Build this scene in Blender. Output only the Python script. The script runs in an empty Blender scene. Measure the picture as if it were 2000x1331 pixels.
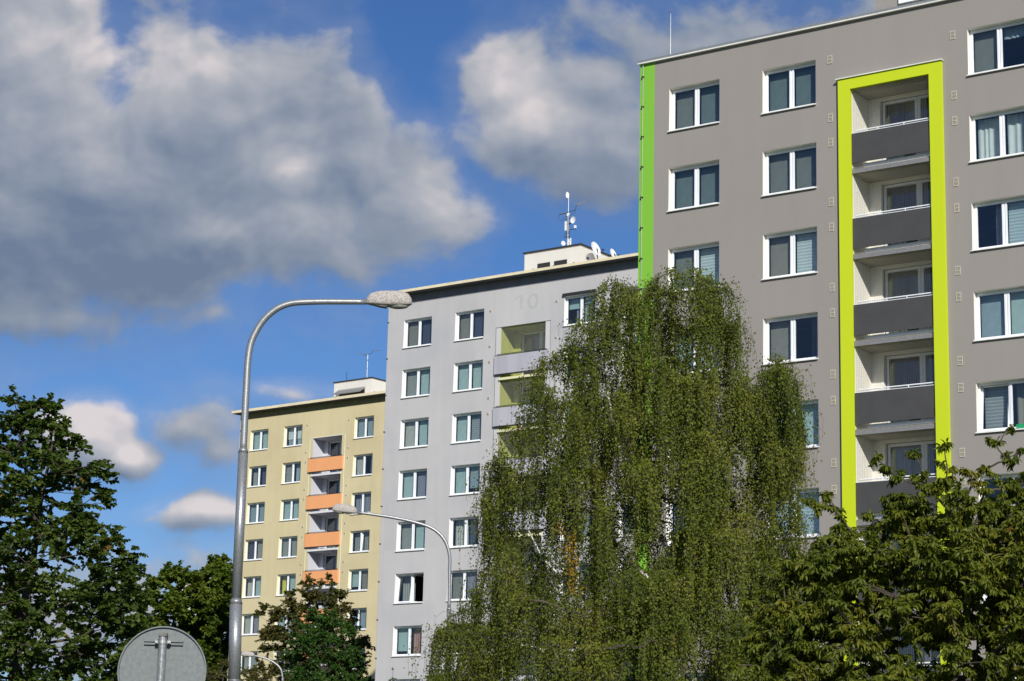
import bpy, math, random
import numpy as np
from mathutils import Vector, Matrix

# ------------------------------------------------------------------ camera
sc = bpy.context.scene
COL = sc.collection
FPX, PITCH, ROLL = 4150.15, 0.219929, 0.023994
F = Vector((0, math.cos(PITCH), math.sin(PITCH)))
U0 = Vector((0, -math.sin(PITCH), math.cos(PITCH)))
R0 = Vector((1, 0, 0))
R = R0*math.cos(ROLL) + U0*math.sin(ROLL)
U = -R0*math.sin(ROLL) + U0*math.cos(ROLL)
cam = bpy.data.cameras.new('camera'); co = bpy.data.objects.new('camera', cam); COL.objects.link(co)
m = Matrix((( R.x, U.x, -F.x, 0), (R.y, U.y, -F.y, 0), (R.z, U.z, -F.z, 0), (0, 0, 0, 1)))
co.matrix_world = m
cam.sensor_width = 36; cam.lens = FPX/2000*36; cam.clip_start = .5; cam.clip_end = 6000
sc.camera = co

# ------------------------------------------------------------------ light
SX, SY, SZ = .215, -1.376, .77
SUN = Vector((SX, SY, SZ)).normalized()
ELEV = math.asin(SUN.z); ROT = math.atan2(SX, SY)
sl = bpy.data.lights.new('sun', 'SUN'); so = bpy.data.objects.new('sun', sl); COL.objects.link(so)
sl.energy = 4.9; sl.angle = math.radians(.5); sl.color = (1, .955, .87)
so.rotation_euler = SUN.to_track_quat('Z', 'Y').to_euler()
sc.view_settings.view_transform = 'Standard'; sc.view_settings.look = 'None'
sc.view_settings.exposure = 0; sc.view_settings.gamma = 1; sc.view_settings.use_curve_mapping = False
sc.render.engine = 'CYCLES'
sc.cycles.transparent_max_bounces = 16
sc.cycles.max_bounces = 6; sc.cycles.diffuse_bounces = 3

# ------------------------------------------------------------------ sky with clouds (by direction)
BG = .1
w = bpy.data.worlds.new('World'); sc.world = w; w.use_nodes = True
nt = w.node_tree; N = nt.nodes; LK = nt.links; N.clear()
def nd(t, **k):
    n = N.new(t)
    for a, b in k.items(): setattr(n, a, b)
    return n
def _in(n, i, v):
    if isinstance(v, bpy.types.NodeSocket): LK.new(v, n.inputs[i])
    else: n.inputs[i].default_value = v
def mth(op, *a, clamp=False):
    n = nd('ShaderNodeMath', operation=op, use_clamp=clamp)
    for i, v in enumerate(a): _in(n, i, v)
    return n.outputs[0]
def vm(op, *a, out=0):
    n = nd('ShaderNodeVectorMath', operation=op)
    for i, v in enumerate(a): _in(n, i, v)
    return n.outputs[out]
def sstep(x, a, b):
    n = nd('ShaderNodeMapRange', interpolation_type='SMOOTHSTEP'); _in(n, 0, x); n.inputs[1].default_value = a; n.inputs[2].default_value = b
    return n.outputs[0]
def mixc(f, a, b):
    n = nd('ShaderNodeMix', data_type='RGBA'); _in(n, 0, f); _in(n, 6, a); _in(n, 7, b); return n.outputs[2]
def noise(vec, scale, det=8, rough=.55, out=0):
    n = nd('ShaderNodeTexNoise'); n.noise_dimensions = '3D'; _in(n, 0, vec)
    n.inputs['Scale'].default_value = scale; n.inputs['Detail'].default_value = det; n.inputs['Roughness'].default_value = rough
    return n.outputs[out]
sky = nd('ShaderNodeTexSky', sky_type='NISHITA', sun_disc=False)
sky.sun_elevation = ELEV; sky.sun_rotation = ROT; sky.altitude = 300
sky.air_density = 1.0; sky.dust_density = .3; sky.ozone_density = 3.0
tc = nd('ShaderNodeTexCoord'); D = tc.outputs['Generated']
dF = vm('DOT_PRODUCT', D, tuple(F), out=1); dR = vm('DOT_PRODUCT', D, tuple(R), out=1); dU = vm('DOT_PRODUCT', D, tuple(U), out=1)
dFm = mth('MAXIMUM', dF, .25)
K = FPX/1000
cx = nd('ShaderNodeCombineXYZ'); _in(cx, 0, mth('ADD', mth('MULTIPLY', mth('DIVIDE', dR, dFm), K), 1.0))
_in(cx, 1, mth('SUBTRACT', .6655, mth('MULTIPLY', mth('DIVIDE', dU, dFm), K)))
P = cx.outputs[0]        # an angular chart of the sky round the view, y downwards, 1 unit = about 14 degrees
# blobs: x, y, rx, ry, weight
BLOBS = [
 (.04,.10,.30,.24,1.05),(.18,.36,.34,.26,1.2),(.02,.45,.34,.22,1.15),(.40,.20,.24,.22,1.15),(.50,.18,.17,.22,1.05),
 (.55,.34,.28,.22,1.15),(.38,.46,.34,.15,1.1),(.70,.32,.17,.17,1.0),(.80,.39,.14,.12,1.05),(.62,.44,.14,.09,.9),
 (.30,.10,.12,.13,.8),(.12,.62,.17,.07,.75),(.03,.57,.2,.06,.8),(.42,.62,.15,.06,.55),(.49,.57,.09,.05,.5),
 (.98,.17,.12,.10,1.05),(1.06,.25,.18,.11,1.05),(1.20,.28,.18,.12,.95),(1.18,.17,.12,.10,.8),(1.35,.08,.32,.13,.75),
 (.17,.86,.10,.075,1.05),(.25,.91,.075,.05,1.0),(.10,.85,.08,.06,.9),(.37,.84,.13,.075,.68),(.43,.90,.10,.06,.6),
 (.40,1.01,.12,.04,.95),(.30,1.015,.09,.025,.55),(.57,.785,.08,.025,.5),(.2,1.20,.7,.17,.72),
 (-.4,.3,.4,.35,1.1),(.2,-.25,.5,.25,.9),(1.0,-.3,.3,.2,.8),(1.9,.0,.3,.2,.7),(1.65,-.25,.4,.2,.8),
]
DARKS = [(.22,.53,.52,.14,1.0),(.02,.45,.3,.16,.7),(.40,.36,.26,.2,.45),(.12,.66,.2,.05,.6),(.25,.95,.12,.035,.7),(1.22,.36,.22,.12,.85),
         (.75,.3,.12,.12,.45),(.38,.89,.2,.07,.55),(.4,1.035,.15,.025,.6),(.66,.2,.12,.16,.4),(1.35,.08,.4,.14,.7),(.3,.05,.1,.06,.2)]
LIGHTS = [(.29,.12,.11,.08,1.0),(.10,.04,.16,.1,.55),(.20,.20,.13,.06,.4),(.577,.33,.045,.035,1.3),(.55,.42,.15,.06,.6),(.95,.18,.10,.09,1.0),(1.05,.2,.1,.07,.7),
          (.18,.84,.08,.06,.9),(.25,.90,.06,.04,.9),(.40,1.0,.12,.025,.7),(.48,.56,.05,.03,.5),(.05,.62,.12,.03,.5),(.84,.40,.08,.07,.5)]
HOLES = [(.222,.08,.05,.16,.42),(.49,.04,.10,.07,.5),(.63,.39,.07,.045,.45),(.80,.08,.08,.16,.7),(.33,.03,.06,.05,.3)]
def blobs(p, L, comb='MAXIMUM'):
    acc = None
    for x, y, rx, ry, wt in L:
        d = vm('LENGTH', vm('MULTIPLY', vm('SUBTRACT', p, (x, y, 0)), (1/rx, 1/ry, 0)), out=1)
        v = mth('MULTIPLY_ADD', d, -wt*.62, wt)
        if comb == 'ADD': v = mth('MAXIMUM', v, 0.0)
        acc = v if acc is None else mth(comb if comb == 'ADD' else 'SMOOTH_MAX', acc, v, .12)
    return acc
def field(p, det=7):
    wv = noise(p, 3.2, 4, .5, out=1)
    pw = vm('ADD', p, vm('MULTIPLY', vm('SUBTRACT', wv, (.5,.5,.5)), (.14,.11,0)))
    b = blobs(pw, BLOBS)
    n1 = mth('SUBTRACT', noise(vm('MULTIPLY', pw, (1, 1.25, 1)), 5.0, det, .56), .5)
    b = mth('SUBTRACT', b, mth('MULTIPLY', blobs(pw, HOLES, 'ADD'), .75))
    return mth('MULTIPLY_ADD', n1, 1.05, b)
d0 = field(P)
rel = mth('SUBTRACT', field(P, 3.5), field(vm('ADD', P, (.02, -.032, 0)), 3.5))
inview = sstep(dF, .55, .8)
gen = mth('MULTIPLY_ADD', noise(vm('MULTIPLY', D, (1, 1, 2.2)), 2.6, 8, .55), 2.6, -1.05)   # clouds of the rest of the sky
dens = mth('ADD', mth('MULTIPLY', d0, inview), mth('MULTIPLY', gen, mth('SUBTRACT', 1.0, inview)))
alpha = mth('MAXIMUM', mth('MULTIPLY', sstep(dens, .26, .60), .96), mth('MULTIPLY', sstep(dens, -.05, .40), .20))
shade = mth('MULTIPLY_ADD', mth('MULTIPLY', rel, inview), .95, .50)
shade = mth('ADD', shade, mth('MULTIPLY', blobs(P, LIGHTS, 'ADD'), .36))
shade = mth('SUBTRACT', shade, mth('MULTIPLY', blobs(P, DARKS, 'ADD'), .30))
shade = mth('ADD', shade, mth('MULTIPLY', mth('SUBTRACT', noise(P, 7, 6, .5), .5), .22), clamp=True)
cr = nd('ShaderNodeValToRGB'); _in(cr, 0, shade)
def lin(r, g, b, k=1.0):
    f = lambda c: ((c/255)/12.92 if c/255 <= .04045 else (((c/255)+.055)/1.055)**2.4)*k
    return (f(r), f(g), f(b), 1)
e = cr.color_ramp.elements
e[0].position = 0; e[0].color = lin(112,127,151,1/BG)
e[1].position = 1; e[1].color = lin(222,214,214,1/BG)
x = e.new(.35); x.color = lin(142,152,168,1/BG)
x = e.new(.68); x.color = lin(176,179,187,1/BG)
hs = nd('ShaderNodeHueSaturation'); _in(hs, 'Color', sky.outputs[0]); hs.inputs['Saturation'].default_value = 1.12; hs.inputs['Value'].default_value = 1.0
SKYC = vm('MULTIPLY', hs.outputs[0], (.52, .65, .88))
colr = mixc(alpha, SKYC, cr.outputs[0])
bgn = nd('ShaderNodeBackground'); _in(bgn, 0, colr); bgn.inputs[1].default_value = BG
out = nd('ShaderNodeOutputWorld'); LK.new(bgn.outputs[0], out.inputs[0])
w.cycles.sampling_method = 'MANUAL'; w.cycles.sample_map_resolution = 512

# ------------------------------------------------------------------ helpers
rng = np.random.default_rng(7); random.seed(7)
def at(px, py, Y):
    "point at distance Y seen towards (px, py) of the surveyed photograph"
    d = F + R*((px-1000)/FPX) - U*((py-665.5)/FPX)
    return d*(Y/d.y)
def tag(o, label=None, cat=None, group=None, kind=None):
    if label: o['label'] = label
    if cat: o['category'] = cat
    if group: o['group'] = group
    if kind: o['kind'] = kind
    return o
def empty(name, loc=(0,0,0), rz=0):
    o = bpy.data.objects.new(name, None); COL.objects.link(o); o.location = loc; o.rotation_euler = (0,0,rz); o.empty_display_size = .3
    return o
def inst(name, me, parent=None, loc=(0,0,0), rot=(0,0,0), scale=None):
    o = bpy.data.objects.new(name, me); COL.objects.link(o); o.parent = parent; o.location = loc; o.rotation_euler = rot
    if scale: o.scale = scale
    return o
class MB:
    def __init__(s): s.v = []; s.f = []; s.mi = []; s.m = 0
    def quad(s, a, b, c, d):
        n = len(s.v); s.v += [tuple(a), tuple(b), tuple(c), tuple(d)]; s.f.append((n, n+1, n+2, n+3)); s.mi.append(s.m)
    def box(s, x0, x1, y0, y1, z0, z1):
        n = len(s.v)
        s.v += [(x0,y0,z0),(x1,y0,z0),(x1,y1,z0),(x0,y1,z0),(x0,y0,z1),(x1,y0,z1),(x1,y1,z1),(x0,y1,z1)]
        for q in ((0,3,2,1),(4,5,6,7),(0,1,5,4),(1,2,6,5),(2,3,7,6),(3,0,4,7)): s.f.append(tuple(n+i for i in q)); s.mi.append(s.m)
    def tube(s, pts, rad, k=8, cap=True):
        pts = [Vector(p) for p in pts]; n0 = len(s.v)
        if not hasattr(rad, '__len__'): rad = [rad]*len(pts)
        pu = None
        for i, p in enumerate(pts):
            t = (pts[min(i+1, len(pts)-1)] - pts[max(i-1, 0)]).normalized()
            if pu is None: pu = t.orthogonal().normalized()
            pu = (pu - t*pu.dot(t)); pu = pu.normalized() if pu.length > 1e-6 else t.orthogonal().normalized()
            pv = t.cross(pu)
            for j in range(k):
                a = 2*math.pi*j/k; s.v.append(tuple(p + (pu*math.cos(a) + pv*math.sin(a))*rad[i]))
        for i in range(len(pts)-1):
            for j in range(k):
                s.f.append((n0+i*k+j, n0+i*k+(j+1) % k, n0+(i+1)*k+(j+1) % k, n0+(i+1)*k+j)); s.mi.append(s.m)
        if cap:
            s.f.append(tuple(n0+j for j in reversed(range(k)))); s.mi.append(s.m)
            s.f.append(tuple(n0+(len(pts)-1)*k+j for j in range(k))); s.mi.append(s.m)
    def mesh(s, name, mat, smooth=False):
        me = bpy.data.meshes.new(name); me.from_pydata(s.v, [], s.f)
        for mm in (mat if isinstance(mat, (list, tuple)) else [mat]): me.materials.append(mm)
        if isinstance(mat, (list, tuple)): me.polygons.foreach_set('material_index', s.mi)
        if smooth: me.polygons.foreach_set('use_smooth', [True]*len(s.f))
        me.update(); return me
    def build(s, name, mat, parent=None, loc=(0,0,0), smooth=False): return inst(name, s.mesh(name, mat, smooth), parent, loc)

# ------------------------------------------------------------------ materials
def newmat(name):
    mt = bpy.data.materials.new(name); mt.use_nodes = True; t = mt.node_tree
    return mt, t, t.nodes['Principled BSDF']
def plaster(name, col, var=.06, streak=.05, bump=.15, panel=False, rough=.9, blotch=None):
    mt, t, b = newmat(name); n = t.nodes; l = t.links
    c = n.new('ShaderNodeTexCoord')
    def nz(scale, vec=(1,1,1), det=4):
        mp = n.new('ShaderNodeMapping'); mp.inputs['Scale'].default_value = vec; l.new(c.outputs['Object'], mp.inputs[0])
        x = n.new('ShaderNodeTexNoise'); x.inputs['Scale'].default_value = scale; x.inputs['Detail'].default_value = det; l.new(mp.outputs[0], x.inputs[0]); return x.outputs[0]
    a1 = nz(.35, (1,1,1), 5); a2 = nz(1.6, (1,1,.12), 5); a3 = nz(14, (1,1,1), 5)
    def ma(op, a, bb, cc=None):
        x = n.new('ShaderNodeMath'); x.operation = op
        for i, v in enumerate((a, bb, cc)):
            if v is None: continue
            if isinstance(v, bpy.types.NodeSocket): l.new(v, x.inputs[i])
            else: x.inputs[i].default_value = v
        return x.outputs[0]
    v = ma('MULTIPLY_ADD', a1, var*2.4, 1-var*1.2)
    v = ma('ADD', v, ma('MULTIPLY', ma('SUBTRACT', a2, .5), streak*2.6))
    v = ma('ADD', v, ma('MULTIPLY', ma('SUBTRACT', a3, .5), var*1.2))
    if panel:
        sp = n.new('ShaderNodeSeparateXYZ'); l.new(c.outputs['Object'], sp.inputs[0])
        fx = ma('FLOOR', ma('DIVIDE', ma('ADD', sp.outputs[0], .83), 3.575), 0); fz = ma('FLOOR', ma('DIVIDE', ma('ADD', sp.outputs[2], .5), 2.8), 0)
        cb = n.new('ShaderNodeCombineXYZ'); l.new(fx, cb.inputs[0]); l.new(fz, cb.inputs[1])
        wn = n.new('ShaderNodeTexWhiteNoise'); wn.noise_dimensions = '2D'; l.new(cb.outputs[0], wn.inputs[0])
        v = ma('ADD', v, ma('MULTIPLY', ma('SUBTRACT', wn.outputs[0], .5), panel))
    rgb = n.new('ShaderNodeVectorMath'); rgb.operation = 'SCALE'; rgb.inputs[0].default_value = col; l.new(v, rgb.inputs['Scale'])
    colr = rgb.outputs[0]
    if blotch:
        x = nz(.22, (1,1,1.6), 6); mr = n.new('ShaderNodeMapRange'); mr.inputs[1].default_value = .42; mr.inputs[2].default_value = .66; l.new(x, mr.inputs[0])
        mx = n.new('ShaderNodeMix'); mx.data_type = 'RGBA'; l.new(mr.outputs[0], mx.inputs[0]); l.new(colr, mx.inputs[6])
        s2 = n.new('ShaderNodeVectorMath'); s2.operation = 'SCALE'; s2.inputs[0].default_value = blotch; l.new(v, s2.inputs['Scale']); l.new(s2.outputs[0], mx.inputs[7]); colr = mx.outputs[2]
    l.new(colr, b.inputs['Base Color']); b.inputs['Roughness'].default_value = rough; b.inputs['Specular IOR Level'].default_value = .2
    bp = n.new('ShaderNodeBump'); bp.inputs['Strength'].default_value = bump; bp.inputs['Distance'].default_value = .01
    l.new(nz(60, (1,1,1), 3), bp.inputs['Height']); l.new(bp.outputs[0], b.inputs['Normal'])
    return mt
def simple(name, col, rough=.5, metal=0, spec=.4, nz=0, scale=20, col2=None, lo=.4, hi=.6, bump=0):
    mt, t, b = newmat(name); n = t.nodes; l = t.links
    b.inputs['Base Color'].default_value = (*col, 1); b.inputs['Roughness'].default_value = rough; b.inputs['Metallic'].default_value = metal; b.inputs['Specular IOR Level'].default_value = spec
    c = n.new('ShaderNodeTexCoord'); x = n.new('ShaderNodeTexNoise'); x.inputs['Scale'].default_value = scale; x.inputs['Detail'].default_value = 6; l.new(c.outputs['Object'], x.inputs[0])
    c2 = col2 or tuple(min(1, v*(1+nz)) for v in col); c1 = col if col2 else tuple(v*(1-nz) for v in col)
    mr = n.new('ShaderNodeMapRange'); mr.inputs[1].default_value = lo; mr.inputs[2].default_value = hi; l.new(x.outputs[0], mr.inputs[0])
    mx = n.new('ShaderNodeMix'); mx.data_type = 'RGBA'; mx.inputs[6].default_value = (*c1, 1); mx.inputs[7].default_value = (*c2, 1); l.new(mr.outputs[0], mx.inputs[0]); l.new(mx.outputs[2], b.inputs['Base Color'])
    if bump:
        bp = n.new('ShaderNodeBump'); bp.inputs['Strength'].default_value = bump; bp.inputs['Distance'].default_value = .005; l.new(x.outputs[0], bp.inputs['Height']); l.new(bp.outputs[0], b.inputs['Normal'])
    return mt
def leafmat(name, cols, trans=.35, tcol=(1.5,1.7,.5), rough=.45, spec=.35, patch=None, patch_at=None, nscale=1.1):
    "cols: ramp of leaf colours picked per leaf and by clump; patch: colour of scattered turned sprays"
    mt, t, b = newmat(name); n = t.nodes; l = t.links
    g = n.new('ShaderNodeNewGeometry'); c = n.new('ShaderNodeTexCoord')
    x = n.new('ShaderNodeTexNoise'); x.inputs['Scale'].default_value = nscale; x.inputs['Detail'].default_value = 3; l.new(c.outputs['Object'], x.inputs[0])
    def ma(op, a, bb, cc=None, cl=False):
        y = n.new('ShaderNodeMath'); y.operation = op; y.use_clamp = cl
        for i, v in enumerate((a, bb, cc)):
            if v is None: continue
            if isinstance(v, bpy.types.NodeSocket): l.new(v, y.inputs[i])
            else: y.inputs[i].default_value = v
        return y.outputs[0]
    f = ma('ADD', ma('MULTIPLY', g.outputs['Random Per Island'], .34), ma('MULTIPLY_ADD', x.outputs[0], 1.6, -.47), cl=True)
    r = n.new('ShaderNodeValToRGB'); l.new(f, r.inputs[0]); el = r.color_ramp.elements
    el[0].color = (*cols[0], 1); el[1].color = (*cols[-1], 1)
    for i, cc in enumerate(cols[1:-1]): q = el.new((i+1)/(len(cols)-1)); q.color = (*cc, 1)
    colr = r.outputs[0]
    if patch:
        y = n.new('ShaderNodeTexNoise'); y.inputs['Scale'].default_value = patch[3]; y.inputs['Detail'].default_value = 1; l.new(c.outputs['Object'], y.inputs[0])
        mr = n.new('ShaderNodeMapRange'); mr.inputs[1].default_value = patch[4]; mr.inputs[2].default_value = patch[4]+.02; l.new(y.outputs[0], mr.inputs[0])
        pf = ma('MULTIPLY', mr.outputs[0], ma('GREATER_THAN', g.outputs['Random Per Island'], .25))
        mx = n.new('ShaderNodeMix'); mx.data_type = 'RGBA'; l.new(pf, mx.inputs[0]); l.new(colr, mx.inputs[6]); mx.inputs[7].default_value = (*patch[:3], 1); colr = mx.outputs[2]
    for (px_, py_, pz_, pr_, pc_) in (patch_at or []):
        vd = n.new('ShaderNodeVectorMath'); vd.operation = 'DISTANCE'; l.new(c.outputs['Object'], vd.inputs[0]); vd.inputs[1].default_value = (px_, py_, pz_)
        pf = ma('LESS_THAN', ma('MULTIPLY_ADD', g.outputs['Random Per Island'], pr_*.5, vd.outputs['Value']), pr_)
        mx = n.new('ShaderNodeMix'); mx.data_type = 'RGBA'; l.new(pf, mx.inputs[0]); l.new(colr, mx.inputs[6]); mx.inputs[7].default_value = (*pc_, 1); colr = mx.outputs[2]
    l.new(colr, b.inputs['Base Color']); b.inputs['Roughness'].default_value = rough; b.inputs['Specular IOR Level'].default_value = spec
    tr = n.new('ShaderNodeBsdfTranslucent'); tm = n.new('ShaderNodeVectorMath'); tm.operation = 'MULTIPLY'; l.new(colr, tm.inputs[0]); tm.inputs[1].default_value = tcol; l.new(tm.outputs[0], tr.inputs[0])
    mx = n.new('ShaderNodeMixShader'); mx.inputs[0].default_value = trans; l.new(b.outputs[0], mx.inputs[1]); l.new(tr.outputs[0], mx.inputs[2])
    l.new(mx.outputs[0], n['Material Output'].inputs[0])
    return mt
def glassmat():
    mt, t, b = newmat('window_glass'); n = t.nodes; l = t.links
    tr = n.new('ShaderNodeBsdfTransparent'); tr.inputs[0].default_value = (.86,.90,.90,1)
    gl = n.new('ShaderNodeBsdfGlossy'); gl.inputs['Roughness'].default_value = .0; gl.inputs[0].default_value = (.95,.97,1,1)
    ge = n.new('ShaderNodeNewGeometry'); dt = n.new('ShaderNodeVectorMath'); dt.operation = 'DOT_PRODUCT'; l.new(ge.outputs['Incoming'], dt.inputs[0]); l.new(ge.outputs['Normal'], dt.inputs[1])
    def ma(op, a, bb):
        y = n.new('ShaderNodeMath'); y.operation = op
        for i, v in enumerate((a, bb)):
            if isinstance(v, bpy.types.NodeSocket): l.new(v, y.inputs[i])
            else: y.inputs[i].default_value = v
        return y.outputs[0]
    pw = ma('POWER', ma('SUBTRACT', 1.0, ma('ABSOLUTE', dt.outputs['Value'], 0)), 5.0); fz = ma('ADD', ma('MULTIPLY', pw, .9), .055)
    mx = n.new('ShaderNodeMixShader'); l.new(fz, mx.inputs[0]); l.new(tr.outputs[0], mx.inputs[1]); l.new(gl.outputs[0], mx.inputs[2]); l.new(mx.outputs[0], n['Material Output'].inputs[0])
    return mt
def blindmat(name, col, freq=38, amp=.5):
    mt, t, b = newmat(name); n = t.nodes; l = t.links
    c = n.new('ShaderNodeTexCoord'); wv = n.new('ShaderNodeTexWave'); wv.bands_direction = 'Z'; wv.inputs['Scale'].default_value = freq/6.283*.5; wv.inputs['Distortion'].default_value = .15
    l.new(c.outputs['Object'], wv.inputs[0])
    bp = n.new('ShaderNodeBump'); bp.inputs['Strength'].default_value = amp; bp.inputs['Distance'].default_value = .02; l.new(wv.outputs[1], bp.inputs['Height']); l.new(bp.outputs[0], b.inputs['Normal'])
    mx = n.new('ShaderNodeMix'); mx.data_type = 'RGBA'; mx.inputs[6].default_value = (*[v*.8 for v in col], 1); mx.inputs[7].default_value = (*col, 1); l.new(wv.outputs[1], mx.inputs[0]); l.new(mx.outputs[2], b.inputs['Base Color'])
    b.inputs['Roughness'].default_value = .5
    return mt
M = {}
M['wallA'] = plaster('grey_plaster', (.285,.264,.247), var=.035, streak=.045, panel=.015)
M['wallB'] = plaster('pale_grey_plaster', (.50,.49,.50), var=.05, streak=.07, panel=.05, blotch=(.44,.44,.46))
M['wallC'] = plaster('ochre_plaster', (.62,.54,.335), var=.04, streak=.07, panel=.05, blotch=(.57,.49,.30))
M['green'] = plaster('green_plaster', (.20,.47,.05), var=.02, streak=.02)
M['lime'] = plaster('lime_plaster', (.515,.615,.02), var=.02, streak=.02)
M['logA'] = plaster('loggia_white', (.84,.81,.73), var=.02, streak=.02)
M['logB'] = plaster('loggia_lime', (.43,.46,.14), var=.04, streak=.04)
M['logC'] = plaster('loggia_lavender', (.60,.60,.66), var=.03, streak=.03)
M['revA'] = plaster('reveal_cream', (.80,.78,.71), var=.02, streak=.02)
M['revB'] = plaster('reveal_white', (.80,.80,.80), var=.03, streak=.03)
M['revC'] = plaster('reveal_yellow', (.78,.72,.46), var=.03, streak=.03)
M['ceilA'] = plaster('soffit_shade_grey', (.36,.34,.28), var=.02, streak=.02)  # greyer than the loggia walls, putting ceiling shade into the colour
M['stripB'] = plaster('strip_grey', (.56,.55,.56), var=.05, streak=.1)
M['stripC'] = plaster('strip_ochre', (.60,.52,.30), var=.04, streak=.05)
M['panelA'] = simple('panel_anthracite', (.062,.061,.062), .55, nz=.05, scale=2)
M['panelB'] = plaster('panel_lilac_grey', (.42,.42,.475), var=.05, streak=.25)
M['panelC'] = plaster('panel_orange', (.80,.37,.165), var=.03, streak=.06)
M['slabA'] = simple('slab_edge_grey', (.20,.20,.21), .6, nz=.1)
M['slabB'] = simple('slab_edge_yellow', (.72,.70,.45), .6, nz=.1)
M['slabC'] = simple('slab_edge_white', (.70,.70,.72), .6, nz=.1)
M['upvc'] = simple('white_plastic', (.80,.82,.86), .35, nz=.02, scale=5)
M['sill'] = simple('white_metal', (.82,.82,.80), .35, nz=.04, scale=6)
M['metal'] = simple('grey_metal', (.42,.43,.42), .45, metal=.7, nz=.12, scale=30)
M['fascia'] = simple('beige_fascia', (.74,.66,.46), .6, nz=.05, scale=2)
M['coping'] = simple('coping_metal', (.72,.71,.66), .45, nz=.05, scale=2)
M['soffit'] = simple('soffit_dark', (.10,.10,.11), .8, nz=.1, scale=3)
M['attic'] = simple('eave_shade_band', (.19,.19,.215), .8, nz=.08, scale=2)  # dark wall tone standing in for the eave's shadow
M['eaveShadeC'] = simple('eave_shade_band_olive', (.22,.195,.09), .8, nz=.08, scale=2)  # the same painted eave shadow, toned for the ochre wall
M['dark'] = simple('dark_metal', (.03,.03,.032), .5, nz=.1)
M['glass'] = glassmat()
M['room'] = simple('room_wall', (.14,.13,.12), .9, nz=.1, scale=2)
M['pentW'] = plaster('pent_white', (.66,.64,.60), var=.04, streak=.05)
M['vent'] = simple('vent_cream', (.56,.53,.44), .5, nz=.05)
M['ventdark'] = simple('vent_louvre', (.22,.205,.17), .6, nz=.1)
M['wire'] = simple('net_wire', (.20,.195,.17), .6, nz=.05)
M['wireB'] = simple('net_cord', (.40,.41,.36), .6, nz=.05)
M['galv'] = simple('galvanised_steel', (.36,.37,.38), .42, metal=.55, nz=0, scale=60, col2=(.24,.25,.26), bump=.15)
M['signback'] = simple('zinc_sheet', (.175,.195,.195), .55, metal=.15, scale=30, col2=(.135,.152,.156), lo=.35, hi=.7)
M['lamp'] = simple('weathered_lamp_shell', (.46,.43,.40), .8, scale=42, col2=(.24,.22,.205), lo=.40, hi=.66, bump=.4)
M['lampdark'] = simple('lamp_underside', (.13,.125,.115), .5, nz=.2)
M['lens'] = simple('lamp_lens', (.30,.31,.28), .12, spec=.8, nz=.2, scale=8)
M['dish'] = simple('dish_white', (.78,.79,.80), .4, nz=.03)
M['dishgrey'] = simple('dish_grey', (.22,.22,.22), .5, nz=.05)
M['mint'] = None
CUR = {}
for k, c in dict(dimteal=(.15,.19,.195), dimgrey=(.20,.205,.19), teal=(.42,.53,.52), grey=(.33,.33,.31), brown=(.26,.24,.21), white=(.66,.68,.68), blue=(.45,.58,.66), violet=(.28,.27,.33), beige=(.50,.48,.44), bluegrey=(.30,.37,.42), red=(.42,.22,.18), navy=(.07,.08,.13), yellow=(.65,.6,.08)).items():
    CUR[k] = simple('fabric_'+k, c, .85, nz=.05, scale=3)
for k, c in dict(slatblue=(.50,.60,.66), slatgrey=(.36,.38,.40), slatbright=(.62,.69,.71)).items():
    CUR[k] = blindmat('blind_'+k, c)
SH = {}   # shared meshes
def shared(key, fn):
    if key not in SH: SH[key] = fn()
    return SH[key]

# ------------------------------------------------------------------ windows
FD = .20   # depth of the window plane behind the facade
def frame_mesh(W, H):
    b = MB(); t = .055; c = W/2
    b.box(0, t, FD, FD+.07, -H, 0); b.box(W-t, W, FD, FD+.07, -H, 0)
    b.box(t, W-t, FD, FD+.07, -t, 0); b.box(t, W-t, FD, FD+.07, -H, -H+t); b.box(c-.03, c+.03, FD, FD+.07, -H+t, -t)
    return b.mesh('window', M['upvc'])
def sash_mesh(w_, h_):
    b = MB(); t = .058
    b.box(0, t, -.018, .04, -h_, 0); b.box(w_-t, w_, -.018, .04, -h_, 0); b.box(t, w_-t, -.018, .04, -t, 0); b.box(t, w_-t, -.018, .04, -h_, -h_+t)
    return b.mesh('sash', M['upvc'])
def pane_mesh(w_, h_):
    b = MB(); t = .05; b.box(t, w_-t, .010, .026, -h_+t, -t); return b.mesh('pane', M['glass'])
def reveal_mesh(W, H, mat):
    b = MB(); e_ = .03
    b.box(-e_, 0, .004, FD+.09, -H-e_, e_); b.box(W, W+e_, .004, FD+.09, -H-e_, e_); b.box(0, W, .004, FD+.09, 0, e_); b.box(0, W, .03, FD+.09, -H-e_, -H-.004)
    return b.mesh('reveal', mat)
def sill_mesh(W, H):
    b = MB(); x0, x1, y0, y1 = -.02, W+.02, -.075, -.001
    y1 = FD
    v = [(x0,y0,-H-.040),(x1,y0,-H-.040),(x1,y1,-H-.014),(x0,y1,-H-.014),(x0,y0,-H-.006),(x1,y0,-H-.006),(x1,y1,-H+.012),(x0,y1,-H+.012)]
    # in front of the wall the sill runs past the opening; inside it keeps within it
    b.v = v; b.f = [(0,3,2,1),(4,5,6,7),(0,1,5,4),(1,2,6,5),(2,3,7,6),(3,0,4,7)]; b.mi = [0]*6
    b.v[2] = (W-.001, y1, -H-.014); b.v[3] = (.001, y1, -H-.014); b.v[6] = (W-.001, y1, -H+.012); b.v[7] = (.001, y1, -H+.012)
    b.v[1] = (W+.02, y0, -H-.04)
    return b.mesh('sill', M['sill'])
def blind_mesh(w_, h_): b = MB(); b.box(0, w_, 0, .012, -h_, 0); return b
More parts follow.
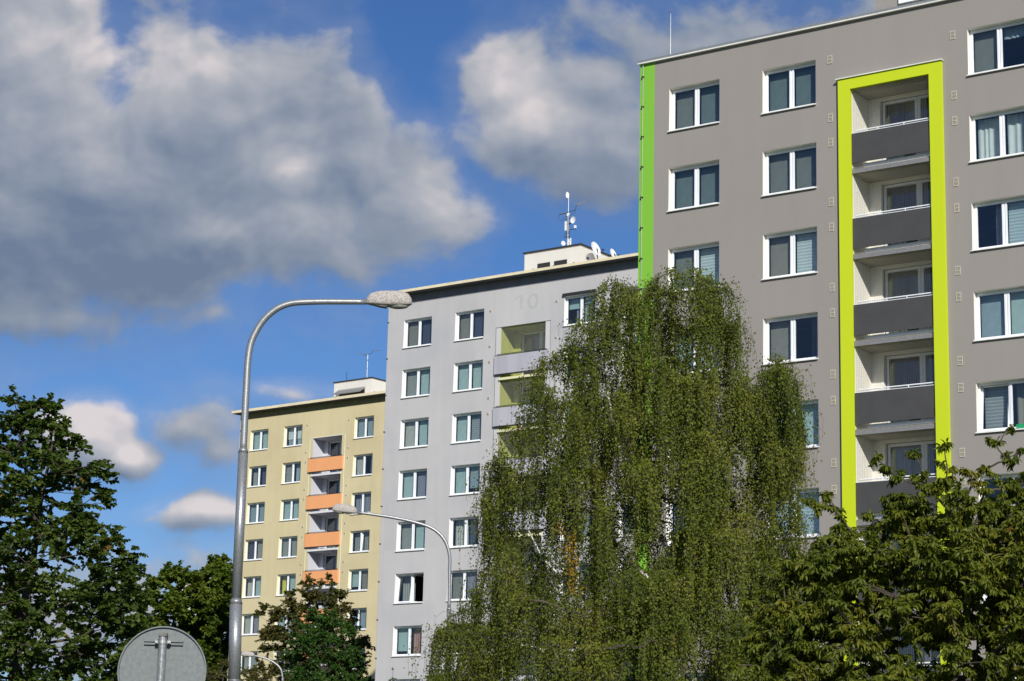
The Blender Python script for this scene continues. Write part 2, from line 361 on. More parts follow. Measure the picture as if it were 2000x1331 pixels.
def curtain_mesh(x0, x1, z0, z1, seed, flare=0.0, fold=.03):
    b = MB(); r = random.Random(seed); n = max(10, int((x1-x0)*45)); ph = r.random()*6
    pr = []
    for i in range(n+1):
        t = i/n; x_ = x0+(x1-x0)*t; y = fold*math.sin(t*(x1-x0)*34+ph+math.sin(t*9+ph)*1.3)
        pr.append((x_, y))
    rows = 4
    for j in range(rows+1):
        for (x_, y) in pr:
            s_ = j/rows; b.v.append((x_ + flare*(1-s_)*math.sin(x_*9+seed), y*(.6+.4*(1-s_)), z0+(z1-z0)*s_))
    for j in range(rows):
        for i in range(n):
            a = j*(n+1)+i; b.f.append((a, a+1, a+n+2, a+n+1)); b.mi.append(0)
    return b
def window(root, u, z, W, H, rev, left='dark', right='dark', seed=0, open_right=False, tilt_left=False, tilt_right=False):
    "one two-sash window: frame > sashes, panes, sill, reveal and what hangs behind the glass"
    o = inst('window', shared(('fr',W,H), lambda: frame_mesh(W,H)), root, (u, 0, z))
    inst('reveal', shared(('rv',W,H,rev.name), lambda: reveal_mesh(W,H,rev)), o)
    inst('sill', shared(('si',W,H), lambda: sill_mesh(W,H)), o)
    t = .045; sw = W/2-.03-t+.012; sh_ = H-2*t
    sm = shared(('sa',W,H), lambda: sash_mesh(sw, sh_)); pm = shared(('pa',W,H), lambda: pane_mesh(sw, sh_))
    for side in (0, 1):
        x0 = t-.002 if side == 0 else W/2+.03-.010
        rot = (0,0,0); loc = (x0, FD, -t)
        if side == 0 and tilt_left: loc = (x0, FD+.0, -t); rot = (-.10, 0, 0); loc = (x0, FD+.13, -t)
        if side == 1 and tilt_right: rot = (-.10, 0, 0); loc = (x0, FD+.13, -t)
        if side == 1 and open_right: rot = (0, 0, math.radians(70)); loc = (x0+.05, FD+.06, -t)
        inst('sash', sm, o, loc, rot); inst('pane', pm, o, loc, rot)
        k = left if side == 0 else right
        v = FD + (.30 if (open_right or tilt_left or tilt_right) else .19)
        xa, xb = x0+.03, x0+sw-.03
        if k in ('dark',): continue
        for kk in k.split('+'):
            nm, _, fr = kk.partition(':'); fr = float(fr) if fr else 1.0
            if nm.startswith('c_'):     # curtain with folds
                cm = curtain_mesh(xa if fr > 0 else xb+fr*(xb-xa), xa+fr*(xb-xa) if fr > 0 else xb, -H+.02, -.06, seed*3+side)
                cm.build('curtain', CUR[nm[2:]], o, (0, v+.10, 0), smooth=True)
            elif nm.startswith('v_'):   # short valance across the top
                cm = curtain_mesh(xa, xb, -.06-fr, -.06, seed+5, fold=.02); cm.build('curtain', CUR[nm[2:]], o, (0, v+.06, 0), smooth=True)
            else:
                b = blind_mesh(xb-xa, (H-.12)*fr); b.build('blind', CUR[nm], o, (xa, v+.01*side, -.06))
    return o

# ------------------------------------------------------------------ an apartment block
QA = (-.61528295, 5.12474949, 68.3678085, 24.1448942); QB = (-.63251473, -5.97021578, 114.154929, 26.5181041); QC = (-.66801228, -19.864921, 160.545003, 28.3042155)
def wall_grid(b, us, zs, hole, y=0.0):
    for i in range(len(us)-1):
        for j in range(len(zs)-1):
            if hole((us[i]+us[i+1])/2, (zs[j]+zs[j+1])/2): continue
            b.quad((us[i],y,zs[j]), (us[i+1],y,zs[j]), (us[i+1],y,zs[j+1]), (us[i],y,zs[j+1]))
def block(label, Q, zbase, rows, W, H, wallm, revm, logm, uL, uR, top_off, ztop, spec, kind, uend=17.35, depth=11.5):
    q, X, Y, T0 = Q
    root = empty('apartment_building', (X, Y, zbase), q); tag(root, label, 'apartment building', 'slab apartment blocks in a row')
    Z = lambda z: z - zbase
    cols = [0.0, 3.563, 10.73, 14.3]
    wins = [(c, T0-2.8*r) for r in range(rows) for c in cols]
    nl = rows-1
    zlt = T0-top_off; zlb = T0-2.8*(nl-1)-3.9-.17
    us = sorted(set([-1.13, uend, uL, uR] + cols + [c+W for c in cols]))
    zs = sorted(set([Z(ztop), 0.0, Z(zlt), Z(zlb)] + [Z(t) for _, t in wins] + [Z(t-H) for _, t in wins]))
    def hole(u, z):
        if uL < u < uR and Z(zlb) < z < Z(zlt): return True
        return any(c < u < c+W and Z(t-H) < z < Z(t) for c, t in wins)
    b = MB(); wall_grid(b, us, zs, hole)
    zt = Z(ztop)
    b.quad((-1.13,depth,0),(-1.13,0,0),(-1.13,0,zt),(-1.13,depth,zt)); b.quad((uend,0,0),(uend,depth,0),(uend,depth,zt),(uend,0,zt))
    b.quad((uend,depth,0),(-1.13,depth,0),(-1.13,depth,zt),(uend,depth,zt))
    b.build('wall', wallm, root)
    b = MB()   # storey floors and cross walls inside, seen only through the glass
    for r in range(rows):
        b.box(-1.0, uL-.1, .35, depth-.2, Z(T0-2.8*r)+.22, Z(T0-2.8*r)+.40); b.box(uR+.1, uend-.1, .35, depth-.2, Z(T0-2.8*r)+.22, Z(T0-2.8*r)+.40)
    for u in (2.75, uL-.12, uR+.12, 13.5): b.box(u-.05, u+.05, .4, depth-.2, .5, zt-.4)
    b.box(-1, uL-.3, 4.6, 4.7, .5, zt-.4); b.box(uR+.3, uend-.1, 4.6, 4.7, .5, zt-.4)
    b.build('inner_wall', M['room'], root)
    for r in range(rows):
        for c, u in enumerate(cols):
            s_ = spec.get((c, r), ('grey','grey')); kw = dict(s_[2]) if len(s_) > 2 else {}
            o = window(root, u, Z(T0-2.8*r), W, H, revm, s_[0], s_[1], seed=r*5+c+len(label), **kw)
            if kw.get('open_right'): o['label'] = 'window with its right sash swung open'
            if kw.get('tilt_left') and not kw.get('open_right'): o['label'] = 'window with its left sash tilted open'
    # loggias
    dep = 1.2
    for k in range(nl):
        T = T0-2.8*k; zc = zlt if k == 0 else T-1.27; zf = T-3.9
        y0 = .012
        b = MB()
        hu0, hu1, hz1 = uL+.42, uR-.22, Z(zc)-.09; hz0 = Z(zf)+.1
        b.quad((uL,y0,Z(zf)),(uL,y0,Z(zc)),(uL,dep,Z(zc)),(uL,dep,Z(zf))); b.quad((uR,y0,Z(zf)),(uR,dep,Z(zf)),(uR,dep,Z(zc)),(uR,y0,Z(zc)))
        wall_grid(b, [uL, hu0, hu1, uR], [Z(zf), hz0, hz1, Z(zc)], lambda u, z: hu0 < u < hu1 and hz0 < z < hz1, dep)
        b.quad((hu0,dep,hz0),(hu0,dep,hz1),(hu0,dep+.14,hz1),(hu0,dep+.14,hz0)); b.quad((hu0,dep,hz1),(hu1,dep,hz1),(hu1,dep+.14,hz1),(hu0,dep+.14,hz1))
        b.m = 1
        b.quad((uL,y0,Z(zc)),(uR,y0,Z(zc)),(uR,dep,Z(zc)),(uL,dep,Z(zc)))
        b.quad((hu0-.1,dep+.5,hz0),(hu1+.1,dep+.5,hz0),(hu1+.1,dep+.5,hz1),(hu0-.1,dep+.5,hz1))
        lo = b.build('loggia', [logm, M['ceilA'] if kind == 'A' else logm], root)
        # glazed balcony door and window beside it
        b = MB(); wd = 1.10
        def ring(b, x0, x1, z0, z1, y, t=.09, d=.07):
            b.box(x0, x0+t, y, y+d, z0, z1); b.box(x1-t, x1, y, y+d, z0, z1); b.box(x0+t, x1-t, y, y+d, z1-t, z1); b.box(x0+t, x1-t, y, y+d, z0, z0+t)
        ring(b, hu0+.02, hu0+.14+wd, hz0, hz1-.02, dep+.14); b.build('balcony_door', M['upvc'], lo)
        b = MB(); ring(b, hu0+.14+wd+.01, hu1-.01, hz0+.85, hz1-.02, dep+.14); b.box(hu0+.15+wd, hu1-.01, dep+.13, dep+.20, hz0, hz0+.85); b.build('balcony_window', M['upvc'], lo)
        b = MB(); b.box(hu0+.10, hu0+.06+wd, dep+.165, dep+.18, hz0+.08, hz1-.10); b.build('pane', M['glass'], lo)
        b = MB(); b.box(hu0+.23+wd, hu1-.09, dep+.165, dep+.18, hz0+.93, hz1-.10); b.build('pane', M['glass'], lo)
        cc = [('navy','dimgrey'),('navy','violet'),('dimgrey','dimgrey'),('navy','violet'),('violet','navy'),('dimteal','dimgrey'),('navy','navy')][k % 7]
        b = curtain_mesh(hu0+.1, hu0+.1+wd*(.9 if k % 2 else .55), hz0, hz1-.1, k); b.build('curtain', CUR[cc[0]], lo, (0, dep+.32, 0), smooth=True)
        b = curtain_mesh(hu0+.23+wd, hu1-.1, hz0+.85, hz1-.1, k+9); b.build('curtain', CUR[cc[1]], lo, (0, dep+.32, 0), smooth=True)
        # slab, parapet, rail
        sm_ = {'A': M['slabA'], 'B': M['slabB'], 'C': M['slabC']}[kind]
        b = MB(); b.m = 0
        fr = .035 if kind == 'A' else .10
        sl0 = uL+.01 if kind == 'A' else uL-.02
        b.box(sl0, uR-.01 if kind == 'A' else uR+.02, -fr, -.004 if kind != 'A' else .02, Z(zf)-.17, Z(zf)-(.03 if kind == 'A' else .05))
        b.build('slab_edge', sm_, lo)
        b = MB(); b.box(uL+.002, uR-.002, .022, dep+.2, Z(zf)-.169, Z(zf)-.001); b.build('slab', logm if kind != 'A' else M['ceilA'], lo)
        if kind == 'A':
            b = MB(); b.box(uL+.36, uR-.04, .10, .14, Z(zf)+.001, Z(T)-3.745); b.build('kerb_strip', M['upvc'], lo)
            b = MB(); b.tube([(uL+.04, -.05, Z(zf)+.0), (uR-.06, -.05, Z(zf)+.0)], .018, 6); b.build('gutter_rail', M['metal'], lo)
        pz0, pz1 = Z(T)-3.735, Z(T)-2.755
        if kind == 'A':
            b = MB(); b.box(uL+.015, uR-.012, -.05, -.02, pz0, pz1); b.build('parapet_panel', M['panelA'], lo)
            b = MB(); b.box(uL+.02, uR-.02, -.055, -.010, pz1+.004, pz1+.022)
            b.tube([(uL+.12, .02, pz1+.10), (uR-.06, .02, pz1+.10)], .022, 8)
            for t in (.33, .66): b.box(uL+(uR-uL)*t-.012, uL+(uR-uL)*t+.012, .0, .025, pz1+.02, pz1+.10)
            b.build('railing', M['upvc'], lo)
        else:
            b = MB(); b.box(uL-.31, uR+.22, -.14, -.10, pz0, pz1); b.box(uL-.31, uL-.27, -.10, -.004, pz0, pz1); b.box(uR+.18, uR+.22, -.10, -.004, pz0, pz1)
            b.build('parapet_panel', M['panelB' if kind == 'B' else 'panelC'], lo)
            b = MB(); b.box(uL-.32, uR+.23, -.15, -.09, pz1+.004, pz1+.030); b.tube([(uL-.2, -.06, pz1+.09), (uR+.1, -.06, pz1+.09)], .018, 6)
            b.build('railing', M['dark'], lo)
            b = MB(); b.box(uL-.25, uR+.15, -.10, -.06, pz0-.07, pz0-.005); b.build('gutter_rail', M['dark'], lo)
        if kind != 'C':
            b = MB(); wr = .0013 if kind == 'A' else .0026; sp = .058 if kind == 'A' else .075
            yv = .05; z1_ = Z(zc)-.01; z0_ = pz1-.05
            x_ = uL+sp/2
            while x_ < uR: b.box(x_-wr, x_+wr, yv, yv+2*wr, z0_, z1_); x_ += sp
            z_ = z0_+sp
            while z_ < z1_: b.box(uL+.005, uR-.005, yv+.006, yv+.006+2*wr, z_-wr*.7, z_+wr*.7); z_ += sp
            tag(b.build('bird_net', M['wire'] if kind == 'A' else M['wireB'], lo), kind='stuff')
    return root, Z

def vent_rect():
    b = MB(); w_, h_ = .16, .27
    b.box(-w_/2, -w_/2+.013, -.02, -.002, -h_/2, h_/2); b.box(w_/2-.013, w_/2, -.02, -.002, -h_/2, h_/2); b.box(-w_/2+.013, w_/2-.013, -.02, -.002, h_/2-.02, h_/2); b.box(-w_/2+.013, w_/2-.013, -.02, -.002, -h_/2, -h_/2+.02); b.box(-w_/2+.013, w_/2-.013, -.02, -.002, -.01, .01)
    b.m = 1
    b.box(-w_/2+.013, w_/2-.013, -.006, -.002, -h_/2+.02, h_/2-.02)
    b.m = 0
    for i in range(4):
        for s_ in (-1, 1): z = s_*(.035+i*.023); b.box(-w_/2+.03, w_/2-.03, -.013, -.007, z-.004, z+.004)
    return b.mesh('vent', [M['vent'], M['ventdark']])
def vent_round():
    b = MB(); b.tube([(0,-.025,0),(0,-.002,0)], [.075,.08], 12)
    b.m = 1; b.tube([(0,-.029,0),(0,-.0255,0)], [.055,.055], 12)
    b.m = 0
    for i in (-1, 0, 1): b.box(-.05, .05, -.034, -.030, i*.03-.006, i*.03+.006)
    return b.mesh('vent', [M['vent'], M['dark']])
def conductor(root, u, off, z0, z1, step, first, mat):
    b = MB(); b.tube([(u, -off, z0), (u, -off, z1)], .009, 5); b.build('lightning_conductor', mat, root)
    b = MB(); b.box(-.03, .035, -.03, .09, -.012, .012); b.box(-.045, -.02, -.025, .025, -.05, .03); me = b.mesh('cable_clip', M['dark'])
    z = z1-first
    while z > max(z0, z1-24): inst('cable_clip', me, root, (u, -off, z)); z -= step

# ---- block A: grey with green stripe and lime balcony surround
dull = ('teal','teal')
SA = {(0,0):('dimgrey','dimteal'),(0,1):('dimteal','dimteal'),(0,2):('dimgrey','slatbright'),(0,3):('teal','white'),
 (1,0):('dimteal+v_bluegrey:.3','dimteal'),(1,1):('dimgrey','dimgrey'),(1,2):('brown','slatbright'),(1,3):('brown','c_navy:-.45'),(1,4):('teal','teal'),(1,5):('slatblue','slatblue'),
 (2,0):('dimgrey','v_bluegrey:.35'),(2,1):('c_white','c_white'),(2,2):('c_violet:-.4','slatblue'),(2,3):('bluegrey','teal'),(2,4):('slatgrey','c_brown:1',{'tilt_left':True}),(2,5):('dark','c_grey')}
WA, HA = 1.943, 1.507
ZA0 = -1.9
A, ZA = block('tall grey block with a bright green corner stripe and lime framed balcony column, right side', QA, ZA0, 8, WA, HA, M['wallA'], M['revA'], M['logA'], 6.765, 9.47, 1.27, 25.20, SA, 'A')
b = MB(); b.box(-1.16, -.585, -.006, .05, 0, ZA(25.20)-.002); b.build('green_stripe', M['green'], A)
b = MB(); zb_ = ZA(3.2); zt_ = ZA(23.25); zi = ZA(22.88)
b.box(6.345, 6.765, -.12, .011, zb_, zt_); b.box(9.47, 9.89, -.12, .011, zb_, zt_); b.box(6.765, 9.47, -.12, .011, zi, zt_)
b.build('balcony_surround', M['lime'], A)
b = MB(); b.box(6.28, 9.93, -.17, -.001, zt_+.002, zt_+.035); b.build('surround_coping', M['coping'], A)
b = MB(); b.box(-1.20, 17.4, -.12, 11.6, ZA(25.205), ZA(25.25)); b.build('roof_coping', M['coping'], A)
b = MB(); b.box(-1.19, 17.39, -.09, 11.58, ZA(25.252), ZA(25.345)); b.build('roof_flashing', M['metal'], A)
for u in (6.02, 10.25):
    for k in range(8):
        inst('vent', shared('vr', vent_rect), A, (u, 0, ZA(24.04-2.8*k)))
        if k < 7: inst('vent', shared('vr', vent_rect), A, (u, 0, ZA((22.07)-2.8*k)))
for u in (6.02, 10.25):
    pass
conductor(A, -1.02, .05, 0, ZA(25.2), 1.07, .45, M['metal'])
b = MB(); b.tube([(.02, .02, ZA(25.36)), (.02, .02, ZA(26.85))], [.014,.007], 6); b.build('lightning_rod', M['metal'], A)
b = MB(); b.box(6.9, 15, 1.6, 9, ZA(25.362), ZA(29)); ph = b.build('rooftop_house', M['wallA'], A)
b = MB(); b.box(7.75, 8.95, 1.52, 1.598, ZA(26.12), ZA(27.5)); b.build('window_frame', M['upvc'], ph)
b = MB(); b.box(7.85, 8.62, 1.50, 1.519, ZA(26.24), ZA(27.4)); b.build('window_pane', CUR['navy'], ph)
b = MB()
for (u0, u1) in ((1.05,1.35),(3.9,4.1),(5.0,5.7),(5.9,6.4),(6.7,6.9),(7.1,7.9),(8.0,8.2),(8.9,9.1)):
    u = u0
    while u < u1:
        for s_ in (-1, 1): b.tube([(u, .05, ZA(25.36)), (u+.02*s_, .05-.03*s_, ZA(25.47))], .0025, 3, False)
        u += .045
tag(b.build('bird_spikes', M['metal'], A), kind='stuff')

# ---- block B: pale grey with lime loggias
WB, HB = 1.95, 1.578
ZB0 = .3
SB = {(0,0):('brown','navy'),(1,0):('brown','navy'),(0,1):('grey','teal'),(1,1):('teal','teal'),(0,2):('beige','teal'),(1,2):('teal','slatgrey'),
 (0,3):('teal','violet'),(1,3):('teal','bluegrey:.8'),(0,4):('grey','teal'),(1,4):('c_beige','c_navy:.5'),(0,5):('c_grey','dark',{'open_right':True,'tilt_left':True}),(1,5):('brown','violet'),
 (0,6):('teal:.85','c_red'),(1,6):('grey','grey'),(2,0):('teal:.4+c_violet:-.5','teal:.25+c_bluegrey'),(0,7):('dark','grey'),(2,1):('dark','dark'),(2,2):('teal','grey')}
B, ZB = block('pale grey block with light green loggias, between the birch and the ochre block', QB, ZB0, 9, WB, HB, M['wallB'], M['revB'], M['logB'], 6.67, 9.57, 1.19, 27.98, SB, 'B')
def flat_roof(root, Zf, zt, th, off, side, um, kindmat, uend=17.35):
    b = MB(); u0, u1 = -1.13-side, uend+.4
    b.box(u0, u1, -off, 12.0, Zf(zt), Zf(zt+th)); b.build('roof_fascia', M['fascia'], root)
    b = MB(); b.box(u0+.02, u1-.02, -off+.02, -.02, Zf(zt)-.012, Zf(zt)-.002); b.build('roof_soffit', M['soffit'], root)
    b = MB(); z0 = Zf(zt)-.62*.77-.02  # lower edge set by overhang and sun slope, as its shadow falls
    b.box(-1.135, uend, -.008, -.001, z0, Zf(zt)-.014); b.build('eave_shade_band', kindmat, root)  # shadow of the overhang laid on the wall as a dark strip
    bb = MB(); bb.box(-.012, .012, -.004, .006, z0+.0, Zf(zt)-.02); me = bb.mesh('attic_joint', M['dark'])
    b = MB(); b.box(-.03, .03, -.02, .05, 0, .035); me2 = b.mesh('roof_clip', M['dark'])
    u = u0+.3
    while u < u1: inst('roof_clip', me2, root, (u, -off+.03, Zf(zt+th)+.001)); u += 1.3
flat_roof(B, ZB, 27.93, .15, .6, .5, 0, M['attic'])
for u in (5.95, 10.25):
    for k in range(9):
        inst('vent', shared('vo', vent_round), B, (u, 0, ZB(26.33-2.8*k)))
        inst('vent', shared('vo', vent_round), B, (u, 0, ZB(24.38-2.8*k)))
b = MB()
for (x0, x1) in ((6.36, 6.67), (9.57, 9.88)): b.box(x0, x1, -.006, .011, ZB(3), ZB(25.33))
b.build('loggia_edge_strip', M['stripB'], B)
b = MB(); b.box(6.32, 9.92, -.02, -.001, ZB(25.331), ZB(25.36)); b.box(6.335, 6.355, -.02, -.001, ZB(3), ZB(25.33)); b.box(9.885, 9.905, -.02, -.001, ZB(3), ZB(25.33)); b.build('loggia_trim', M['metal'], B)
conductor(B, -1.08, .06, 0, ZB(27.9), 2.05, 1.4, M['metal'])
b = MB(); b.box(10.66, 12.76, -.10, -.002, ZB(26.52), ZB(26.66)); b.build('shutter_box', M['dark'], B)
# rooftop house
b = MB()
def pent(b, x0, x1, y0, y1, z0, z1): b.box(x0, x1, y0, y1, z0, z1)
zp = ZB(30.50); b.box(5.2, 8.96, 4, 9.0, ZB(28.09), zp); ph = b.build('rooftop_house', M['pentW'], B)
b = MB(); b.box(5.12, 9.04, 3.92, 9.1, zp+.002, zp+.07); b.build('cap_flashing', M['dark'], ph)
b = MB(); b.box(6.12, 6.95, 3.96, 3.998, ZB(29.0), ZB(29.80)); b.build('opening', M['dark'], ph)
b = MB(); b.box(7.24, 8.08, 3.96, 3.998, ZB(29.0), ZB(29.80)); b.build('opening', M['dark'], ph)
# faded house number painted on the plaster
mt, t, bs = newmat('faded_mint_paint'); n = t.nodes; l = t.links
c = n.new('ShaderNodeTexCoord'); x = n.new('ShaderNodeTexNoise'); x.inputs['Scale'].default_value = 2.2; x.inputs['Detail'].default_value = 8; x.inputs['Roughness'].default_value = .7; l.new(c.outputs['Object'], x.inputs[0])
mr = n.new('ShaderNodeMapRange'); mr.inputs[1].default_value = .35; mr.inputs[2].default_value = .75; mr.inputs[3].default_value = .34; mr.inputs[4].default_value = .04; l.new(x.outputs[0], mr.inputs[0])
bs.inputs['Base Color'].default_value = (.52,.61,.54,1); bs.inputs['Roughness'].default_value = .9; l.new(mr.outputs[0], bs.inputs['Alpha']); M['mint'] = mt
b = MB(); zc = 26.54
def digit_pt(x_, z_): return (x_, -.004, ZB(z_))
b.quad(digit_pt(7.86,26.16), digit_pt(8.06,26.16), digit_pt(8.06,26.97), digit_pt(7.86,26.97)); b.quad(digit_pt(7.5,26.66), digit_pt(7.86,26.86), digit_pt(7.86,26.97), digit_pt(7.5,26.82))
for i in range(28):
    a0, a1 = 2*math.pi*i/28, 2*math.pi*(i+1)/28; f_ = lambda a, r1, r2: digit_pt(8.72+r1*math.cos(a), 26.54+r2*math.sin(a))
    b.quad(f_(a0,.19,.27), f_(a0,.37,.44), f_(a1,.37,.44), f_(a1,.19,.27))
b.build('painted_number', M['mint'], B)

# ---- block C: ochre with orange parapets
WC, HC = 1.919, 1.571
ZC0 = 2.0
SC = {(0,0):('teal','teal'),(1,0):('c_bluegrey:1+v_white:.9','c_bluegrey:1+v_white:.9'),(2,0):('bluegrey','bluegrey'),
 (0,1):('c_grey:.5','c_navy'),(1,1):('grey','c_bluegrey'),(2,1):('beige','c_bluegrey:-.6'),
 (0,2):('bluegrey','bluegrey'),(1,2):('teal','teal'),(2,2):('c_violet','violet'),(0,3):('navy','grey'),(1,3):('grey','grey'),(2,3):('grey','grey',{'tilt_right':True}),
 (0,4):('c_beige:.6','teal'),(1,4):('c_yellow:.5','teal'),(2,4):('teal:.8','brown'),(0,5):('beige','violet'),(1,5):('teal','grey'),(2,5):('bluegrey','bluegrey'),(0,6):('c_grey','grey'),(2,6):('bluegrey','bluegrey')}
C, ZC = block('ochre yellow block with orange balcony parapets, farthest of the three', QC, ZC0, 8, WC, HC, M['wallC'], M['revC'], M['logC'], 6.64, 9.57, 1.2, 29.74, SC, 'C')
flat_roof(C, ZC, 29.70, .20, .6, .42, 0, M['eaveShadeC'])
for u in (5.97, 10.20):
    for k in range(8):
        inst('vent', shared('vo', vent_round), C, (u, 0, ZC(28.18-2.8*k)))
        inst('vent', shared('vo', vent_round), C, (u, 0, ZC(26.12-2.8*k)))
b = MB()
for (x0, x1) in ((6.36, 6.64), (9.57, 9.86)): b.box(x0, x1, -.006, .011, ZC(5), ZC(27.1))
b.build('loggia_edge_strip', M['stripC'], C)
b = MB(); b.box(6.32, 9.90, -.02, -.001, ZC(27.12), ZC(27.15)); b.box(6.335, 6.355, -.02, -.001, ZC(5), ZC(27.1)); b.box(9.865, 9.885, -.02, -.001, ZC(5), ZC(27.1)); b.build('loggia_trim', M['sill'], C)
zp = ZC(32.22); b = MB(); b.box(4.8, 8.66, 4, 8.6, ZC(29.92), zp); ph = b.build('rooftop_house', M['pentW'], C)
b = MB(); b.box(4.72, 8.74, 3.92, 8.7, zp+.002, zp+.07); b.build('cap_flashing', M['dark'], ph)
b = MB(); b.box(5.4, 8.0, 3.95, 3.998, ZC(30.6), ZC(31.4)); b.build('opening', M['dark'], ph)
b = MB(); y0 = 3.3
b.v = [(5.3,3.35,ZC(31.12)),(8.1,3.35,ZC(31.12)),(8.1,3.94,ZC(31.55)),(5.3,3.94,ZC(31.55)),(5.3,3.32,ZC(31.14)),(8.1,3.32,ZC(31.14)),(8.1,3.94,ZC(31.60)),(5.3,3.94,ZC(31.60))]
b.f = [(0,3,2,1),(4,5,6,7),(0,1,5,4),(1,2,6,5),(2,3,7,6),(3,0,4,7)]; b.mi = [0]*6; b.build('awning', M['metal'], ph)
conductor(C, -1.0, .05, 0, ZC(29.6), 2.0, 1.2, M['metal'])

# ------------------------------------------------------------------ rooftop aerials (things of their own)
def dish_mesh(r, mat, squash=1.0, depth=.22, name='dish'):
    b = MB(); n = 20; rings = 5
    b.v.append((0, depth*r, 0))
    for i in range(1, rings+1):
        t = i/rings
        for j in range(n): a = 2*math.pi*j/n; b.v.append((r*t*math.cos(a)*squash, depth*r*(1-t*t), r*t*math.sin(a)))
    for j in range(n): b.f.append((0, 1+j, 1+(j+1) % n)); b.mi.append(0)
    for i in range(rings-1):
        for j in range(n): a = 1+i*n+j; a2 = 1+i*n+(j+1) % n; b.f.append((a, a+n, a2+n, a2)); b.mi.append(0)
    me = b.mesh(name, mat, True); return me
def fpos(Q, u, v, z):
    q, X, Y, T = Q; return Vector((X+u*math.cos(q)-v*math.sin(q), Y+u*math.sin(q)+v*math.cos(q), z))
def local_px(Q, u, v, z): return fpos(Q, u, v, z)
def yagi(root, p, d, L, n=9, el=.22, mat=None):
    b = MB(); d = Vector(d).normalized(); p = Vector(p); b.tube([p, p+d*L], .018, 5)
    s_ = d.cross(Vector((0,0,1))).normalized()
    for i in range(n): c_ = p+d*(L*(i+.3)/n); h = el*(1-.4*i/n); b.tube([c_-s_*h, c_+s_*h], .009, 4)
    return b.build('yagi_aerial', mat or M['metal'], root)
def locate(Q, px, py, v):
    q, X, Y, T = Q; d = F + R*((px-1000)/FPX) - U*((py-665.5)/FPX); nn = Vector((math.sin(q), -math.cos(q), 0)); o = Vector((X, Y, 0))-nn*v
    t = nn.dot(o)/nn.dot(d); Pp = d*t; ee = Vector((math.cos(q), math.sin(q), 0)); return (Pp-o).dot(ee), Pp.z
u_, z_ = locate(QB, 1109, 477, 4.9)
mb = fpos(QB, u_, 4.9, 30.57)
mast = empty('antenna_mast', mb, QB[0]); tag(mast, 'steel aerial mast crowded with small white dishes on the pale grey block roof', 'antenna mast'); mast.scale = (.85,.85,.87)
b = MB(); b.tube([(0,0,0),(0,0,2.45)], .07, 8); b.tube([(0,0,2.45),(0,0,3.55)], .022, 6); b.tube([(.22,0,0),(.22,0,.8)], .05, 6); b.build('pole', M['metal'], mast)
dm = dish_mesh(.24, M['dish'])
for (x_, z_, s_, ry) in ((-.28,.52,.65,.9),(.26,.60,.5,-.9),(.46,1.95,.95,-.35),(-.02,3.68,.85,.9)):
    d = inst('dish', dm, mast, (x_, -.12, z_), (0, 0, ry+.2), (s_ if z_ < 3 else .6*s_, s_, s_))
b = MB(); b.tube([(0,-.01,1.72),(.42,-.02,1.84)], .03, 6); b.tube([(0,0,1.38),(.62,0,1.36)], .018, 6); b.tube([(-.34,0,.3),(0,0,.36)], .02, 6); b.tube([(-.72,0,2.5),(0,0,2.55),(.55,0,2.62),(.62,0,2.95)], .02, 6); b.tube([(-.3,0,.95),(0,0,.98)], .018, 6); b.tube([(-.3,0,.85),(-.3,0,1.2)], .014, 6); b.build('bracket', M['dark'], mast)
for bx_ in ((-.22,-.10,-.08,.08,1.35,1.95),(.02,.14,-.1,.05,.15,.75),(-.06,.07,-.08,.08,2.28,2.48),(.5,.62,-.06,.06,1.42,1.60)):
    b = MB(); b.box(*bx_); b.build('radio_box', M['dish'], mast)
yagi(mast, (.60,0,2.96), (1,-.35,-.02), 1.35, 11); yagi(mast, (-.1,0,2.52), (-1,.3,.06), .75, 6)
b = MB()
for z_ in (.9,1.1,1.2,1.75,2.1,2.3): b.tube([(-.16,-.02,z_),(.16,-.02,z_+.05)], .03, 5)
b.tube([(.55,0,2.62),(.45,0,2.4),(.1,0,2.35)], .010, 4)
b.tube([(-.72,0,2.5),(-.8,0,2.25),(-.55,0,2.05),(-.3,0,2.2),(-.1,0,2.35)], .009, 4); b.build('cable', M['dark'], mast)
def sat(name_label, u, v, z, r, ry, mat, group=None, stand=.6):
    o = empty('satellite_dish', fpos(QB, u, v, z-stand), QB[0]); tag(o, name_label, 'satellite dish', 'satellite dishes on the pale grey roof')
    inst('dish', dish_mesh(r, mat), o, (0,0,stand+r*.0), (-.30, 0, ry)); b = MB(); b.tube([(0,.16,0),(0,.16,stand),(0,.08,stand+.02)], .03, 6); b.tube([(-.35,.3,0),(0,.16,stand*.7)], .015, 5); b.build('bracket', M['dark'], o)
    b = MB(); f_ = Vector((math.sin(ry)*r*1.1, -math.cos(ry)*r*1.1, stand-.15)); b.tube([(0,0,stand-r), f_], .012, 5); b.box(f_.x-.04, f_.x+.04, f_.y-.06, f_.y+.06, f_.z-.04, f_.z+.06); b.build('feed_arm', M['dark'], o)
    return o
def locate(Q, px, py, v):
    q, X, Y, T = Q; d = F + R*((px-1000)/FPX) - U*((py-665.5)/FPX); nn = Vector((math.sin(q), -math.cos(q), 0)); o = Vector((X, Y, 0))-nn*v
    t = nn.dot(o)/nn.dot(d); Pp = d*t; ee = Vector((math.cos(q), math.sin(q), 0)); return (Pp-o).dot(ee), Pp.z
u, z = locate(QB, 1164, 486, 4.5); sat('large white satellite dish leaning beside the rooftop house', u, 4.5, z, .42, 1.55, M['dish'], stand=1.4)
u, z = locate(QB, 1198, 496, 4.5); sat('smaller white satellite dish, right of the large one on the roof edge', u, 4.5, z, .31, 1.6, M['dish'], stand=1.0)
